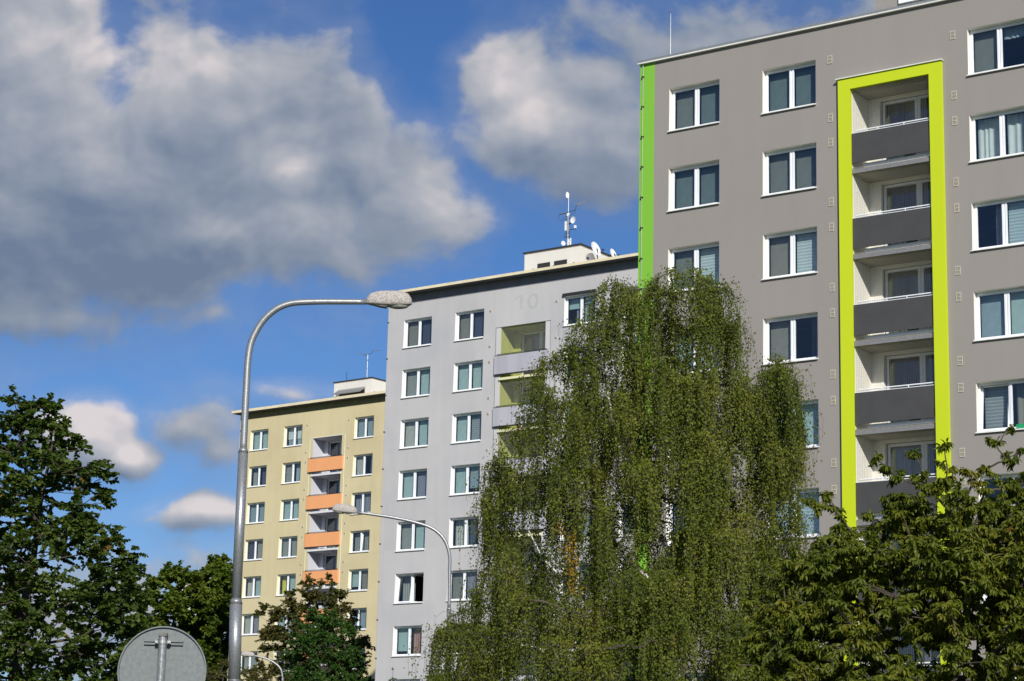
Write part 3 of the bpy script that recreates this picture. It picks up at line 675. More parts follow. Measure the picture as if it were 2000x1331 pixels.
u, z = locate(QB, 1152, 502, 3.6); sat('grey satellite dish seen from behind, low against the rooftop house', u, 3.6, z, .25, .2, M['dishgrey'], stand=.9)
u, z = locate(QC, 716.7, 736.8, 5)
mast = empty('antenna_mast', fpos(QC, u, 5, z), QC[0]); tag(mast, 'thin television aerial mast on the ochre block roof', 'antenna mast')
b = MB(); b.tube([(0,0,-.1),(0,0,1.75)], .028, 6); b.box(-.1,.1,-.02,.02,.62,.66); b.box(-.06,.1,-.03,.03,1.28,1.36); b.build('pole', M['metal'], mast)
b = MB(); b.tube([(-.35,0,1.72),(0,0,1.75),(.45,0,1.86),(.5,0,2.02)], .015, 5); b.build('bracket', M['dark'], mast)
yagi(mast, (.5,0,2.02), (1,0,-.08), .85, 8, .16); yagi(mast, (-.1,0,1.78), (-1,0,.18), 1.1, 9, .18)
u, z = locate(QC, 677, 742, 4.4)
b = MB(); b.tube([(0,0,-.1),(0,0,.62)], .022, 5); o = b.build('vent_pipe', M['dark']); o.location = fpos(QC, u, 4.4, z); tag(o, 'short dark pipe standing on the rooftop house of the ochre block', 'pipe')

# ------------------------------------------------------------------ ground, road, pavement
def gz(x, y): return -1.6 + 4.4*min(max((y-20)/150, 0), 1)
def strip(name, mat, xs, ys, dz, fx=None, kind='structure'):
    b = MB(); nx, ny = len(xs), len(ys)
    for y in ys:
        for x_ in xs:
            X_ = x_ + (fx(y) if fx else 0); b.v.append((X_, y, gz(X_, y)+dz))
    for j in range(ny-1):
        for i in range(nx-1): a = j*nx+i; b.f.append((a, a+1, a+nx+1, a+nx)); b.mi.append(0)
    return tag(b.build(name, mat), kind=kind)
M['grass'] = plaster('lawn', (.055,.085,.025), var=.3, streak=.2, blotch=(.08,.10,.035))
M['asphalt'] = plaster('asphalt', (.05,.05,.052), var=.1, streak=.05)
M['paving'] = plaster('paving', (.28,.27,.25), var=.1, streak=.05)
M['kerb'] = plaster('kerb_stone', (.35,.34,.32), var=.1, streak=.05)
ys = [-300,-80,-20,0,20,40,60,80,100,120,140,170,200,300,600,1500]
strip('ground', M['grass'], [-1500,-300,-80,-30,-15,0,15,30,80,300,1500], ys, 0)
fx = lambda y: -.12*y
ys2 = [-60,-20,0,10,20,30,40,50,60,70,80,90,100,110,120,130,140,150,160,170]
strip('road', M['asphalt'], [-7,-4,-1,2], ys2, .008, lambda y: -.20*y-1)
strip('pavement', M['paving'], [2.2,3.1,4.2], ys2, .12, lambda y: -.20*y-1)
b = MB()
for i in range(len(ys2)-1):
    y0, y1 = ys2[i], ys2[i+1]; a0, a1 = -.20*y0+1.0, -.20*y1+1.0
    za, zb2 = gz(a0, y0), gz(a1, y1)
    b.v += [(a0, y0, za-.1),(a0+.2, y0, za-.1),(a0+.2, y0, za+.13),(a0, y0, za+.13),(a1, y1, zb2-.1),(a1+.2, y1, zb2-.1),(a1+.2, y1, zb2+.13),(a1, y1, zb2+.13)]
    n0 = i*8; b.f += [(n0+3,n0+2,n0+6,n0+7),(n0,n0+3,n0+7,n0+4),(n0+1,n0+5,n0+6,n0+2)]; b.mi += [0]*3
tag(b.build('kerb', M['kerb']), kind='structure')

# ------------------------------------------------------------------ street lamps
def arc(p0, p1, p2, n):  # quadratic bezier
    p0, p1, p2 = Vector(p0), Vector(p1), Vector(p2)
    return [p0*(1-t)**2 + p1*2*t*(1-t) + p2*t*t for t in [i/n for i in range(n+1)]]
def head_mesh(L):
    "cobra head: rounded shell; x along the arm away from the pole"
    b = MB(); n = 14; k = 16
    prof = [(0,.045,.045,.02),(.02,.075,.06,.02),(.10,.115,.095,.03),(.25,.135,.115,.04),(.45,.15,.12,.05),(.65,.155,.12,.05),(.82,.145,.11,.045),(.92,.12,.09,.035),(.98,.07,.05,.02),(1.0,.02,.02,.01)]
    for (t, hw, up, dn) in prof:
        for j in range(k):
            a = 2*math.pi*j/k; s_ = math.sin(a)
            b.v.append((t*L, hw*math.cos(a)*L*1.1, (up*1.75 if s_ > 0 else dn*1.3)*(abs(s_)**.7*(1 if s_ > 0 else -1))*L*1.35 - .012))
    for i in range(len(prof)-1):
        for j in range(k):
            b.f.append((i*k+j, i*k+(j+1) % k, (i+1)*k+(j+1) % k, (i+1)*k+j)); b.mi.append(0)
    return b.mesh('lamp_head', M['lamp'], True)
def lens_mesh(L):
    b = MB(); k = 18; rings = [(1.0,-.02),(.95,.05),(.75,.095),(.4,.115),(.05,.12)]
    for r_, dz in rings:
        for j in range(k): a = 2*math.pi*j/k; b.v.append((L*(.70+.25*r_*math.cos(a)), L*.135*r_*math.sin(a), -.045*L-dz*L+.01))
    for i in range(len(rings)-1):
        for j in range(k): b.f.append((i*k+j, (i+1)*k+j, (i+1)*k+(j+1) % k, i*k+(j+1) % k)); b.mi.append(0)
    b.f.append(tuple((len(rings)-1)*k+j for j in range(k))); b.mi.append(0)
    return b.mesh('lens', M['lens'], True)
def tray_mesh(L):
    b = MB(); k = 16
    for (t, hw, z_) in ((.03,.06,-.02),(.12,.10,-.055),(.3,.12,-.10),(.44,.12,-.12),(.46,.125,-.03)):
        for s_ in (-1, 1): b.v.append((t*L, s_*hw*L, .02)); b.v.append((t*L, s_*hw*L*.75, z_*L-.005))
    for i in range(4):
        a = i*4
        b.f += [(a, a+1, a+5, a+4), (a+1, a+3, a+7, a+5), (a+3, a+2, a+6, a+7)]; b.mi += [0]*3
    b.f.append((16,17,19,18)); b.mi.append(0)
    return b.mesh('gear_tray', M['lampdark'])
def lamp(label, Y, base_px, steps, curve, head_px, Lh, direction, lw):
    """base_px: x at photo bottom; steps: list (py, r) of the pole; curve: px points of the bent arm; head_px: where the head starts; direction: unit of head in world"""
    g = gz(at(base_px, 1331, Y).x, Y)
    bot = at(base_px, 1331, Y)
    root = empty('street_lamp', (bot.x, Y, g)); tag(root, label, 'street lamp', 'bent arm street lamps')
    rel = lambda px, py, dy=0: at(px, py, Y+dy) - Vector((bot.x, Y, g))
    x_of = lambda py: rel(steps[0][0], py)
    # lower, wider tube up to the first collar, then the thinner ones
    prevz = 0
    def vert(px, py): p = rel(px, py); return p
    segs = []
    b = MB(); b.tube([(0,0,0),(0,0,.5)], steps[0][2]*1.5, 14); b.build('base_sleeve', M['galv'], root, smooth=False)
    p_prev = Vector((0,0,0))
    for i, (px, py, r_) in enumerate(steps):
        p = vert(px, py); p.y = 0; p.x = 0 if i == 0 else p.x
        b = MB(); pts = [p_prev, p]
        if i: b.tube([p_prev, p], r_, 16)
        else: b.tube([(0,0,0), p], r_, 16)
        # tapered collar
        if i < len(steps)-1 or True:
            r2 = steps[i+1][2] if i+1 < len(steps) else curve[0][2]
            b.tube([p, p+Vector((0,0,(r_-r2)*3+.02))], [r_*1.06, r2*1.02], 16)
        ob = b.build('pole', M['galv'], root, smooth=True); p_prev = p
    pts = [p_prev]; rads = [curve[0][2]]
    for (px, py, r_) in curve: pts.append(rel(px, py)); rads.append(r_)
    # smooth with Catmull-Rom
    sm = []; sr = []
    ext = [pts[0]+(pts[0]-pts[1])] + pts + [pts[-1]+(pts[-1]-pts[-2])]
    for i in range(1, len(ext)-2):
        for s_ in range(6):
            t = s_/6; a, b_, c_, d_ = ext[i-1], ext[i], ext[i+1], ext[i+2]
            sm.append(.5*((2*b_)+(c_-a)*t+(2*a-5*b_+4*c_-d_)*t*t+(3*b_-a-3*c_+d_)*t**3)); sr.append(rads[i-1]*(1-t)+rads[min(i, len(rads)-1)]*t)
    sm.append(pts[-1]); sr.append(rads[-1])
    b = MB(); b.tube(sm, sr, 14); b.build('arm', M['galv'], root, smooth=True)
    p0 = pts[-1]; d = Vector(direction).normalized(); X_ = d; Zv = Vector((0,0,1)); Yv = Zv.cross(X_).normalized(); Zv = X_.cross(Yv)
    hm = shared(('h', Lh), lambda: head_mesh(Lh)); ho = inst('lamp_head', hm, root); 
    ho.matrix_basis = Matrix.Translation(p0) @ Matrix((X_, Yv, Zv)).transposed().to_4x4()
    inst('lens', shared(('l', Lh), lambda: lens_mesh(Lh)), ho); inst('gear_tray', shared(('t', Lh), lambda: tray_mesh(Lh)), ho)
    return root
k30 = 30/FPX
lamp('nearest street lamp, a tall galvanised pole bending right to a weathered head against the sky', 30, 457.5,
     [(457.5,1331,.088),(461,1180,.088),(475,885,.070)],
     [(480,780,.052),(486,690,.050),(500,648,.049),(525,615,.048),(560,595,.046),(610,590,.044),(716,590,.040)], None, .66, (1, .05, .02), 0)
k56 = 56/FPX
lamp('second street lamp, its arm bending left in front of the pale grey block', 56, 876,
     [(876,1331,.068),(877,1192,.062)],
     [(878,1120,.046),(878,1085,.045),(868,1055,.044),(845,1033,.043),(808,1020,.042),(760,1010,.041),(697,1001,.036)], None, .66, (-1, -.05, .10), 0)
lamp('smallest street lamp low in the picture, before the ochre block', 104, 552,
     [(552,1331,.06),(552,1325,.055)],
     [(549,1309,.05),(540,1298,.05),(525,1289,.045),(510,1284,.042),(497,1281,.04)], None, .66, (-1, -.05, .06), 0)

# ------------------------------------------------------------------ round road sign seen from behind
Ys = 17.0
c0 = at(317, 1311, Ys); g = gz(c0.x, Ys)
root = empty('road_sign', (c0.x, Ys, g)); tag(root, 'round road sign seen from its bare zinc back on a steel post', 'road sign')
zc = c0.z-g; r_ = .352
b = MB(); k = 56
for (yy, rr) in ((.0,.0),(.0,r_-.012),(-.022,r_-.010),(-.022,r_),(.006,r_),(.006,.0)):
    for j in range(k): a = 2*math.pi*j/k; b.v.append((rr*math.cos(a), yy, rr*math.sin(a)))
for i in range(5):
    for j in range(k): b.f.append((i*k+j, (i+1)*k+j, (i+1)*k+(j+1) % k, i*k+(j+1) % k)); b.mi.append(0)
o = b.build('sign_disc', M['signback'], root, (0,0,zc))
b = MB(); b.tube([(0,-.062,0),(0,-.062,zc+.265)], .033, 18); b.build('post', M['galv'], root, smooth=False)
b = MB(); b.tube([(0,-.062,zc+.2655),(0,-.062,zc+.292)], .035, 18); b.box(-.034,.034,-.10,-.02,zc+.268,zc+.290); b.build('post_cap', M['lampdark'], root)
b = MB(); zb3 = zc+.222
for s_ in (-1, 1):
    x0, x1 = (.04, .155) if s_ > 0 else (-.155, -.04)
    b.box(x0, x1, -.020, -.003, zb3+.006, zb3+.018); b.box(x0, x1, -.020, -.003, zb3-.018, zb3-.006); b.box(x0, x1, -.006, -.002, zb3-.006, zb3+.006)
b.build('rail', M['signback'], root)
b = MB(); b.tube([(0,-.062,zb3-.013),(0,-.062,zb3+.013)], .038, 18)
for s_ in (-1, 1): b.box(min(s_*.036,s_*.062), max(s_*.036,s_*.062), -.058, -.014, zb3-.012, zb3+.012); b.tube([(s_*.05,-.075,zb3),(s_*.05,-.058,zb3)], .009, 6)
b.build('clamp', M['metal'], root)

# ------------------------------------------------------------------ planters on a window sill of block A
def planter(label, u, name, cat, kind):
    z = QA[3]-2.8*4-HA+.012
    o = empty(name, fpos(QA, u, .05, z), QA[0]); tag(o, label, cat)
    b = MB()
    if kind == 'box':
        b.v = [(-.17,-.06,0),(.17,-.06,0),(.17,.06,0),(-.17,.06,0),(-.19,-.08,.13),(.19,-.08,.13),(.19,.08,.13),(-.19,.08,.13)]
        b.f = [(0,3,2,1),(4,5,6,7),(0,1,5,4),(1,2,6,5),(2,3,7,6),(3,0,4,7)]; b.mi = [0]*6; b.build('box', simple('green_plastic', (.02,.33,.13), .5, nz=.05), o)
    else:
        b.tube([(0,0,0),(0,0,.11),(0,0,.112),(0,0,.15)], [.075,.10,.115,.118], 14); b.build('pot', simple('terracotta', (.42,.16,.07), .7, nz=.1), o)
        b = MB(); rr = random.Random(3)
        for i in range(16): a = rr.random()*6.3; h = .1+.12*rr.random(); b.quad((0,0,.14), (.02*math.cos(a+1.6),.02*math.sin(a+1.6),.14), (.12*math.cos(a),.1*math.sin(a),.14+h), (.10*math.cos(a),.10*math.sin(a),.14+h*.9))
        b.build('plant', CUR['yellow'], o)
planter('green plastic flower box on the sill under the tilted window', 12.15, 'flower_box', 'flower box', 'box')
planter('terracotta pot beside the green flower box on the window sill', 12.52, 'flower_pot', 'flower pot', 'pot')

# ------------------------------------------------------------------ vegetation
def leaf_mesh(name, mat, pos, ax, nr, L, Wd, tmpl):
    "tmpl: (verts (t, s, h), faces); builds one mesh of many leaves"
    tv, tf = tmpl; tv = np.array(tv, float); n = len(pos); nv = len(tv)
    ax = ax/np.linalg.norm(ax, axis=1)[:, None]; si = np.cross(ax, nr); si /= np.linalg.norm(si, axis=1)[:, None]+1e-9; up = np.cross(si, ax)
    V = pos[:, None, :] + ax[:, None, :]*(tv[None, :, 0, None]*L[:, None, None]) + si[:, None, :]*(tv[None, :, 1, None]*Wd[:, None, None]) + up[:, None, :]*(tv[None, :, 2, None]*L[:, None, None])
    V = V.reshape(-1, 3)
    lens = [len(f) for f in tf]; idx = np.concatenate([np.array(f) for f in tf]); tot = len(idx)
    loops = (idx[None, :] + (np.arange(n)*nv)[:, None]).ravel()
    st = np.concatenate([[0], np.cumsum(lens)[:-1]]); starts = (st[None, :] + (np.arange(n)*tot)[:, None]).ravel()
    me = bpy.data.meshes.new(name); me.vertices.add(n*nv); me.vertices.foreach_set('co', V.astype(np.float32).ravel())
    me.loops.add(len(loops)); me.loops.foreach_set('vertex_index', loops.astype(np.int32))
    me.polygons.add(len(starts)); me.polygons.foreach_set('loop_start', starts.astype(np.int32))
    me.materials.append(mat); me.update(calc_edges=True); me.validate(); return me
T_DIAMOND = ([(0,0,0),(.42,.5,.05),(1,0,-.06),(.42,-.5,.05)], [(0,1,2),(0,2,3)])
T_ROUND = ([(0,0,0),(.25,.42,.05),(.62,.5,.03),(1,0,-.10),(.62,-.5,.03),(.25,-.42,.05)], [(0,1,2,3),(0,3,4,5)])
T_DROOP = ([(0,0,0),(.35,.5,.10),(.35,-.5,.10),(.35,0,.0),(.72,.38,-.02),(.72,-.38,-.02),(.72,0,-.12),(1,0,-.38)], [(0,1,3),(0,3,2),(1,4,6,3),(2,3,6,5),(4,7,6),(5,6,7)])
def inpoly(px, py, poly):
    ins = np.zeros(len(px), bool); n = len(poly)
    for i in range(n):
        x1, y1 = poly[i]; x2, y2 = poly[(i+1) % n]
        c = ((y1 > py) != (y2 > py)) & (px < (x2-x1)*(py-y1)/((y2-y1) if y2 != y1 else 1e-9)+x1); ins ^= c
    return ins
def to_xz(poly, Y): return [(lambda p: (p.x, p.z))(at(x, y, Y)) for x, y in poly]
def crown_points(poly, n, depth, gaps=(), shell=.45, rg=None):
    "points in a crown: outline poly in the (x, z) plane, rounded in depth; returns x, dy, z"
    rg = rg or rng; P_ = np.array(poly); lo, hi = P_.min(0), P_.max(0); out = []
    # row extents
    zs = np.linspace(lo[1], hi[1], 60); ext = []
    for z in zs:
        xs = []
        for i in range(len(poly)):
            (x1, z1), (x2, z2) = poly[i], poly[(i+1) % len(poly)]
            if (z1 > z) != (z2 > z): xs.append(x1+(z-z1)*(x2-x1)/(z2-z1))
        ext.append((min(xs), max(xs)) if xs else (np.nan, np.nan))
    ext = np.array(ext)
    got = 0
    while got < n:
        q = rg.random((n*3, 2))*(hi-lo)+lo; ok = inpoly(q[:, 0], q[:, 1], poly)
        for (gx, gz_, rx, rz) in gaps: ok &= ((q[:, 0]-gx)/rx)**2+((q[:, 1]-gz_)/rz)**2 > 1
        q = q[ok]; e0 = np.interp(q[:, 1], zs, np.nan_to_num(ext[:, 0])); e1 = np.interp(q[:, 1], zs, np.nan_to_num(ext[:, 1]))
        hw = np.maximum((e1-e0)/2, .3); xc = (e0+e1)/2; t = np.clip(np.abs(q[:, 0]-xc)/hw, 0, 1)
        hd = depth*np.sqrt(1-t*t)*np.clip(hw/ (np.nanmax(ext[:, 1]-ext[:, 0])/2), .25, 1)
        s_ = rg.random(len(q))**shell*np.where(rg.random(len(q)) < .5, -1, 1)
        out.append(np.stack([q[:, 0], hd*s_, q[:, 1]], 1)); got += len(q)
    return np.concatenate(out)[:n]
def branch_curve(p0, p1, lift, n=6, wob=.06, rg=None):
    rg = rg or rng; p0 = np.array(p0); p1 = np.array(p1); L = np.linalg.norm(p1-p0); ts = np.linspace(0, 1, n)[:, None]
    c = p0 + (p1-p0)*.45 + np.array([0, 0, lift*L]); q = (1-ts)**2*p0 + 2*ts*(1-ts)*c + ts*ts*p1
    w_ = rg.normal(0, wob*L/n, (n, 3)); w_[0] = 0; w_[-1] = 0; return q+w_
def connect(tp, cl, rg, up=1.0):
    "join crown clusters into a branching skeleton; returns parent point, number of clusters carried, index order"
    tn = np.array([tp[0]+(tp[-1]-tp[0])*0 for _ in range(1)])
    k = 40; ts = np.linspace(.18, .97, k)*(len(tp)-1); i0 = np.minimum(ts.astype(int), len(tp)-2); tn = tp[i0]+(tp[i0+1]-tp[i0])*(ts-i0)[:, None]
    n = len(cl); d = np.array([np.min(np.linalg.norm(tn-c, axis=1)+.6*np.maximum(tn[:, 2]-c[2]+.15, 0)*3) for c in cl]); order = np.argsort(d)
    nodes = np.concatenate([tn, cl]); live = np.zeros(len(nodes), bool); live[:k] = True; dist = np.zeros(len(nodes)); par = np.full(len(nodes), -1)
    for j in order:
        c = cl[j]; q = np.where(live)[0]; v = c-nodes[q]; L = np.linalg.norm(v, axis=1)
        cost = L + .25*dist[q] + up*2.2*np.maximum(-v[:, 2]+.1*L, 0); b_ = q[np.argmin(cost)]
        par[k+j] = b_; dist[k+j] = dist[b_]+np.linalg.norm(c-nodes[b_]); live[k+j] = True
    cnt = np.zeros(len(nodes)); cnt[k:] = 1
    for j in order[::-1]: cnt[par[k+j]] += cnt[k+j]
    return nodes, par, cnt, k
def bark(name, col, col2, scale=6, lo=.45, hi=.6): return simple(name, col, .9, spec=.2, scale=scale, col2=col2, lo=lo, hi=hi, bump=.5)
def leafy(name, label, cat, group, Y, base_px, poly_px, depth, nclu, cr, ntw, nlf, L, Wd, tmpl, mat, barkm, extra=(), gaps=(), droop=.25, flat=.55, trunk_r=.2, trunk_top=.9, split=0, shell=.5, seed=1, up=.3, cl_lo=.55, trunk_pts=None):
    rg = np.random.default_rng(seed); poly = to_xz(poly_px, Y)
    bx = at(base_px[0], base_px[1], Y); base = np.array([bx.x, Y, gz(bx.x, Y)])
    root = empty(name, tuple(base)); tag(root, label, cat, group)
    gp = []
    for (gx, gy, rx, ry) in gaps:
        p = at(gx, gy, Y); s_ = Y/FPX; gp.append((p.x, p.z, rx*s_, ry*s_))
    cl = crown_points(poly, nclu, depth, gp, shell, rg); cl[:, 1] += Y
    size = rg.uniform(cl_lo, 1.15, len(cl))*cr
    if len(extra):
        ex = []; es = []
        for e_ in extra:
            p = at(e_[0], e_[1], Y+(e_[3] if len(e_) > 3 else 0)); ex.append((p.x, p.y, p.z)); es.append(cr*e_[2])
        cl = np.concatenate([cl, ex]); size = np.concatenate([size, es])
    ztop = max(z for _, z in poly)
    # trunk and limbs
    b = MB(); tp = trunk_pts
    H_ = (ztop-base[2])*trunk_top
    if tp is None:
        k = 8; tw = np.cumsum(rg.normal(0, .012*H_, (k, 2)), 0); tw[0] = 0
        xtop = np.mean([x_ for x_, z_ in poly if z_ > ztop-.35*(ztop-min(z for _, z in poly))])
        tp = [(base[0]+(xtop-base[0])*(i/(k-1))**1.3+tw[i, 0]*.6, Y+tw[i, 1]*.6, base[2]+H_*i/(k-1)) for i in range(k)]
    tp = np.array(tp); tr = np.linspace(trunk_r, .02, len(tp))
    b.tube([tuple(p-base) for p in tp], tr, 10); b.build('trunk', barkm, root, smooth=True)
    b = MB(); P_, AX, NR = [], [], []
    nodes, par, cnt, kt = connect(tp, cl, rg)
    for ci, (c, s_) in enumerate(zip(cl, size)):
        p0 = nodes[par[kt+ci]]; Ld = np.linalg.norm(c-p0); r0 = (.0032+.02*L)*math.sqrt(cnt[kt+ci])*.9+.003
        q = branch_curve(p0, c, .05, 4, .14, rg)
        b.tube([tuple(p-base) for p in q], np.linspace(min(r0*1.15, trunk_r*.6), min(r0, trunk_r*.55), 4), 5, False)
        out = c-p0; out = out/(np.linalg.norm(out)+1e-6)
        for j in range(ntw if s_ > cr*.66 else max(2, int(ntw*(.25+.8*s_/cr*.6)))):
            d = rg.normal(0, 1, 3); d[2] = d[2]*flat+up; d = d/np.linalg.norm(d)+out*.5; d /= np.linalg.norm(d)
            tl = s_*rg.uniform(.55, 1.1); st = c + rg.normal(0, .10, 3)*s_
            ts = np.sort(rg.uniform(.08, 1, nlf)); bend = -droop*tl*ts**2
            pp = st + d*(tl*ts)[:, None]; pp[:, 2] += bend
            if tl > L*1.5: e_ = st+d*tl; e_[2] -= droop*tl; mm = st+d*tl*.5; mm[2] -= droop*tl*.25; b.tube([tuple(st-base), tuple(mm-base), tuple(e_-base)], [.006+.006*L*5, .004+.01*L, .003], 3, False)
            side = rg.normal(0, 1, (nlf, 3)); side[:, 2] *= .5
            a = d*.45 + side*.7; a[:, 2] -= (.25+droop*1.2); P_.append(pp); AX.append(a)
            nn = rg.normal(0, .55, (nlf, 3)); nn[:, 2] += 1.0; NR.append(nn)
    P_ = np.concatenate(P_)-base; AX = np.concatenate(AX); NR = np.concatenate(NR); n = len(P_)
    b.build('branches', barkm, root)
    Ls = L*rg.uniform(.7, 1.2, n); Ws = Wd*rg.uniform(.75, 1.2, n)
    if split:
        # nearest leaves towards the viewer's side as single parts
        near = np.argsort(P_[:, 1])[:]; sel = []
        pk = P_[:, 1]+rg.normal(0, .25, n); q = np.argsort(pk)
        prj = [(FPX*(Vector(tuple(P_[i]+base)).dot(R))/(Vector(tuple(P_[i]+base)).dot(F)), i) for i in q[:split*8]]
        for x_, i in prj:
            v = Vector(tuple(P_[i]+base)); y_ = 665.5-FPX*v.dot(U)/v.dot(F)
            if 0 < x_+1000 < 2000 and 0 < y_ < 1331: sel.append(i)
            if len(sel) >= split: break
        lm = leaf_mesh('leaf', mat, np.zeros((1,3)), np.array([[1.,0,0]]), np.array([[0,0,1.]]), np.array([1.]), np.array([Wd/L]), tmpl)
        for i in sel:
            a = Vector(AX[i]).normalized(); s2 = a.cross(Vector(NR[i])).normalized(); u2 = s2.cross(a)
            o = inst('leaf', lm, root); o.matrix_basis = Matrix.Translation(P_[i]) @ Matrix((a, s2, u2)).transposed().to_4x4() @ Matrix.Scale(Ls[i], 4)
        keep = np.ones(n, bool); keep[sel] = False; P_, AX, NR, Ls, Ws = P_[keep], AX[keep], NR[keep], Ls[keep], Ws[keep]
    me = leaf_mesh('foliage', mat, P_, AX, NR, Ls, Ws, tmpl)
    tag(inst('foliage', me, root), kind='stuff')
    return root

bk_dark = bark('dark_bark', (.09,.075,.06), (.05,.042,.035))
bk_birch = bark('birch_bark', (.62,.60,.55), (.10,.09,.08), 5, .56, .62)

# ---- weeping birch
def birch():
    rg = np.random.default_rng(11); Y = 45.0; s_ = Y/FPX
    outline = [(1305,528),(1350,520),(1400,535),(1425,575),(1445,640),(1450,700),(1475,735),(1490,700),(1515,688),(1545,705),(1560,760),(1578,830),(1570,900),(1562,1000),(1565,1150),(1565,1500),(850,1500),(835,1320),(850,1240),(880,1180),(930,1140),(945,1060),(938,960),(948,900),(990,870),(1010,800),(1040,730),(1055,700),(1080,690),(1110,660),(1130,620),(1150,585),(1175,560),(1215,560),(1250,570),(1275,545)]
    poly = to_xz(outline, Y); gaps = [(1215,890,14,30),(1225,1020,10,50),(1252,1040,9,30),(1465,720,10,26),(1150,1000,10,40),(1185,740,14,22),(1195,940,14,45),(1390,830,10,40),(1090,750,14,30)]
    gp = [(at(gx, gy, Y).x, at(gx, gy, Y).z, rx*s_, ry*s_) for gx, gy, rx, ry in gaps]
    bx = at(1320, 1331, Y); base = np.array([bx.x, Y, gz(bx.x, Y)])
    root = empty('birch_tree', tuple(base)); tag(root, 'big weeping birch with white trunk and hanging green strands between the two grey blocks', 'tree')
    tpx = [(1322,1331),(1326,1100),(1329,975),(1336,875),(1350,790),(1366,710),(1372,650),(1350,585),(1335,548)]
    tp = [tuple(base)] + [(lambda p: (p.x, Y+.1*i, p.z))(at(x_, y_, Y)) for i, (x_, y_) in enumerate(tpx)]
    tp = np.array(tp); tr = [.15,.10,.085,.075,.065,.055,.045,.035,.022,.012]
    b = MB(); b.tube([tuple(p-base) for p in tp], tr, 10); b.build('trunk', bk_birch, root, smooth=True)
    b = MB(); b2 = MB(); P_ = []; AX = []
    def trunk_at(z): return np.array([np.interp(z, tp[:, 2], tp[:, 0]), np.interp(z, tp[:, 2], tp[:, 1]), z])
    # second leaders
    for pts, r0 in (([(1325,1120),(1260,980),(1205,860),(1180,720),(1190,600)], .06), ([(1328,1000),(1400,900),(1470,820),(1515,740),(1522,705)], .05), ([(1324,1180),(1180,1050),(1110,920),(1085,830)], .045), ([(1322,1250),(1150,1180),(1060,1090),(1020,1010)], .04),([(1322,1300),(1100,1280),(1000,1250)], .04)):
        dy = rg.uniform(.2, 1.2); q = [at(x_, y_, Y) for x_, y_ in pts]; q = [(p.x-base[0], p.y-base[1]+dy*i/len(q), p.z-base[2]) for i, p in enumerate(q)]
        b.tube(q, np.linspace(r0, .012, len(q)), 8)
    lead = b
    NC = 330
    tops = crown_points(poly, NC, 2.6, gp, .55, rg)
    # more clusters along the upper and side outline
    ex = [(1175,570),(1160,600),(1200,565),(1310,540),(1340,532),(1375,540),(1400,555),(1420,590),(1432,640),(1515,695),(1540,715),(1550,760),(1560,820),(1075,700),(1060,715),(1100,690),(1045,745),(1020,800),(1005,840),(960,900),(955,950),(1130,640),(1120,665),(890,1190),(860,1230),(930,1150),(945,1000),(1285,555),(1230,575),(1260,560),(870,1210),(1545,740),(1560,790),(1565,860),(1560,920),(1555,980),(1540,900),(1535,820),(1550,1040),(1500,720),(1490,760),(1250,700),(1265,760),(1260,830),(1270,640),(1455,745),(1465,790),(1475,840),(1480,890),(1490,940),(1500,1000),(1470,960),(1455,880),(1450,820),(1500,820),(1515,870),(1520,950),(1180,840),(1190,900),(1160,930),(1210,850),(1230,800),(1140,870),(1100,900),(1220,960),(1200,1000),(1170,780),(1130,800)]
    ep = np.array([(lambda p: (p.x, rg.uniform(-.8, .5), p.z-.05))(at(x_, y_, Y)) for x_, y_ in ex]); 
    ne = len(ep); tops = np.concatenate([tops, ep]); lo_z = min(z for _, z in poly)
    tops[:, 1] += Y; nodes, par, cnt, kt = connect(tp, tops, rg, .8)
    for ci, c in enumerate(tops):
        c = c.copy(); extra_ = ci >= NC
        p0 = nodes[par[kt+ci]]; Ld = np.linalg.norm(c-p0); r0 = .0055*math.sqrt(cnt[kt+ci])+.003
        arcq = branch_curve(p0, c, .15, 7, .10, rg)
        b2.tube([tuple(p-base) for p in arcq], np.linspace(min(r0*1.1, .05), min(r0, .045), 7), 4, False)
        out = c-p0; out[2] = 0; out = out/(np.linalg.norm(out)+1e-6)
        ns = rg.integers(17, 26) if not extra_ else 16
        for j in range(ns):
            t = rg.uniform(.3, 1.0); k = t*6; i0 = min(int(k), 5); st = arcq[i0]+(arcq[i0+1]-arcq[i0])*(k-i0)
            st = st + np.array([rg.normal(0, .13), rg.normal(0, .18), rg.normal(0, .06)])
            Ls = rg.uniform(.6, 1.9) if not extra_ else rg.uniform(.5, 1.3)
            o_ = out*rg.uniform(.0, .35) + np.array([rg.normal(0, .12), rg.normal(0, .12), 0]); hup = rg.uniform(.03, .16)
            m_ = int(Ls/.0185); ts = np.linspace(.03, 1, m_)
            sway = rg.normal(0, .06, 2)
            pth = lambda t_: st + np.outer(np.minimum(t_*2.2, 1)**.7, o_) + np.stack([sway[0]*t_**2, sway[1]*t_**2, np.where(t_ < .12, hup*np.sin(t_/.12*math.pi/2), hup-(t_-.12)*Ls)], 1)
            pp = pth(ts); pp = pp+rg.normal(0, .036, pp.shape)
            ok = inpoly(pp[:, 0], pp[:, 2], poly) | (rg.random(m_) < .25)
            for (gx, gz_, rx, rz) in gp: ok &= (((pp[:, 0]-gx)/rx)**2+((pp[:, 2]-gz_)/rz)**2 > .8) | (rg.random(m_) < .22)
            P_.append(pp[ok]); tt = np.linspace(0, 1, 5); q = pth(tt)
            b2.tube([tuple(p-base) for p in q], [.004,.0035,.003,.0025,.0015], 3, False)
    P_ = np.concatenate(P_)-base; n = len(P_)
    AX = rg.normal(0, .55, (n, 3)); AX[:, 2] -= .75; NR = rg.normal(0, .6, (n, 3)); NR[:, 2] += .45
    rad = P_[:, :2].copy(); rad /= np.linalg.norm(rad, axis=1)[:, None]+.6; NR[:, :2] += .75*rad; NR[:, 1] -= .25
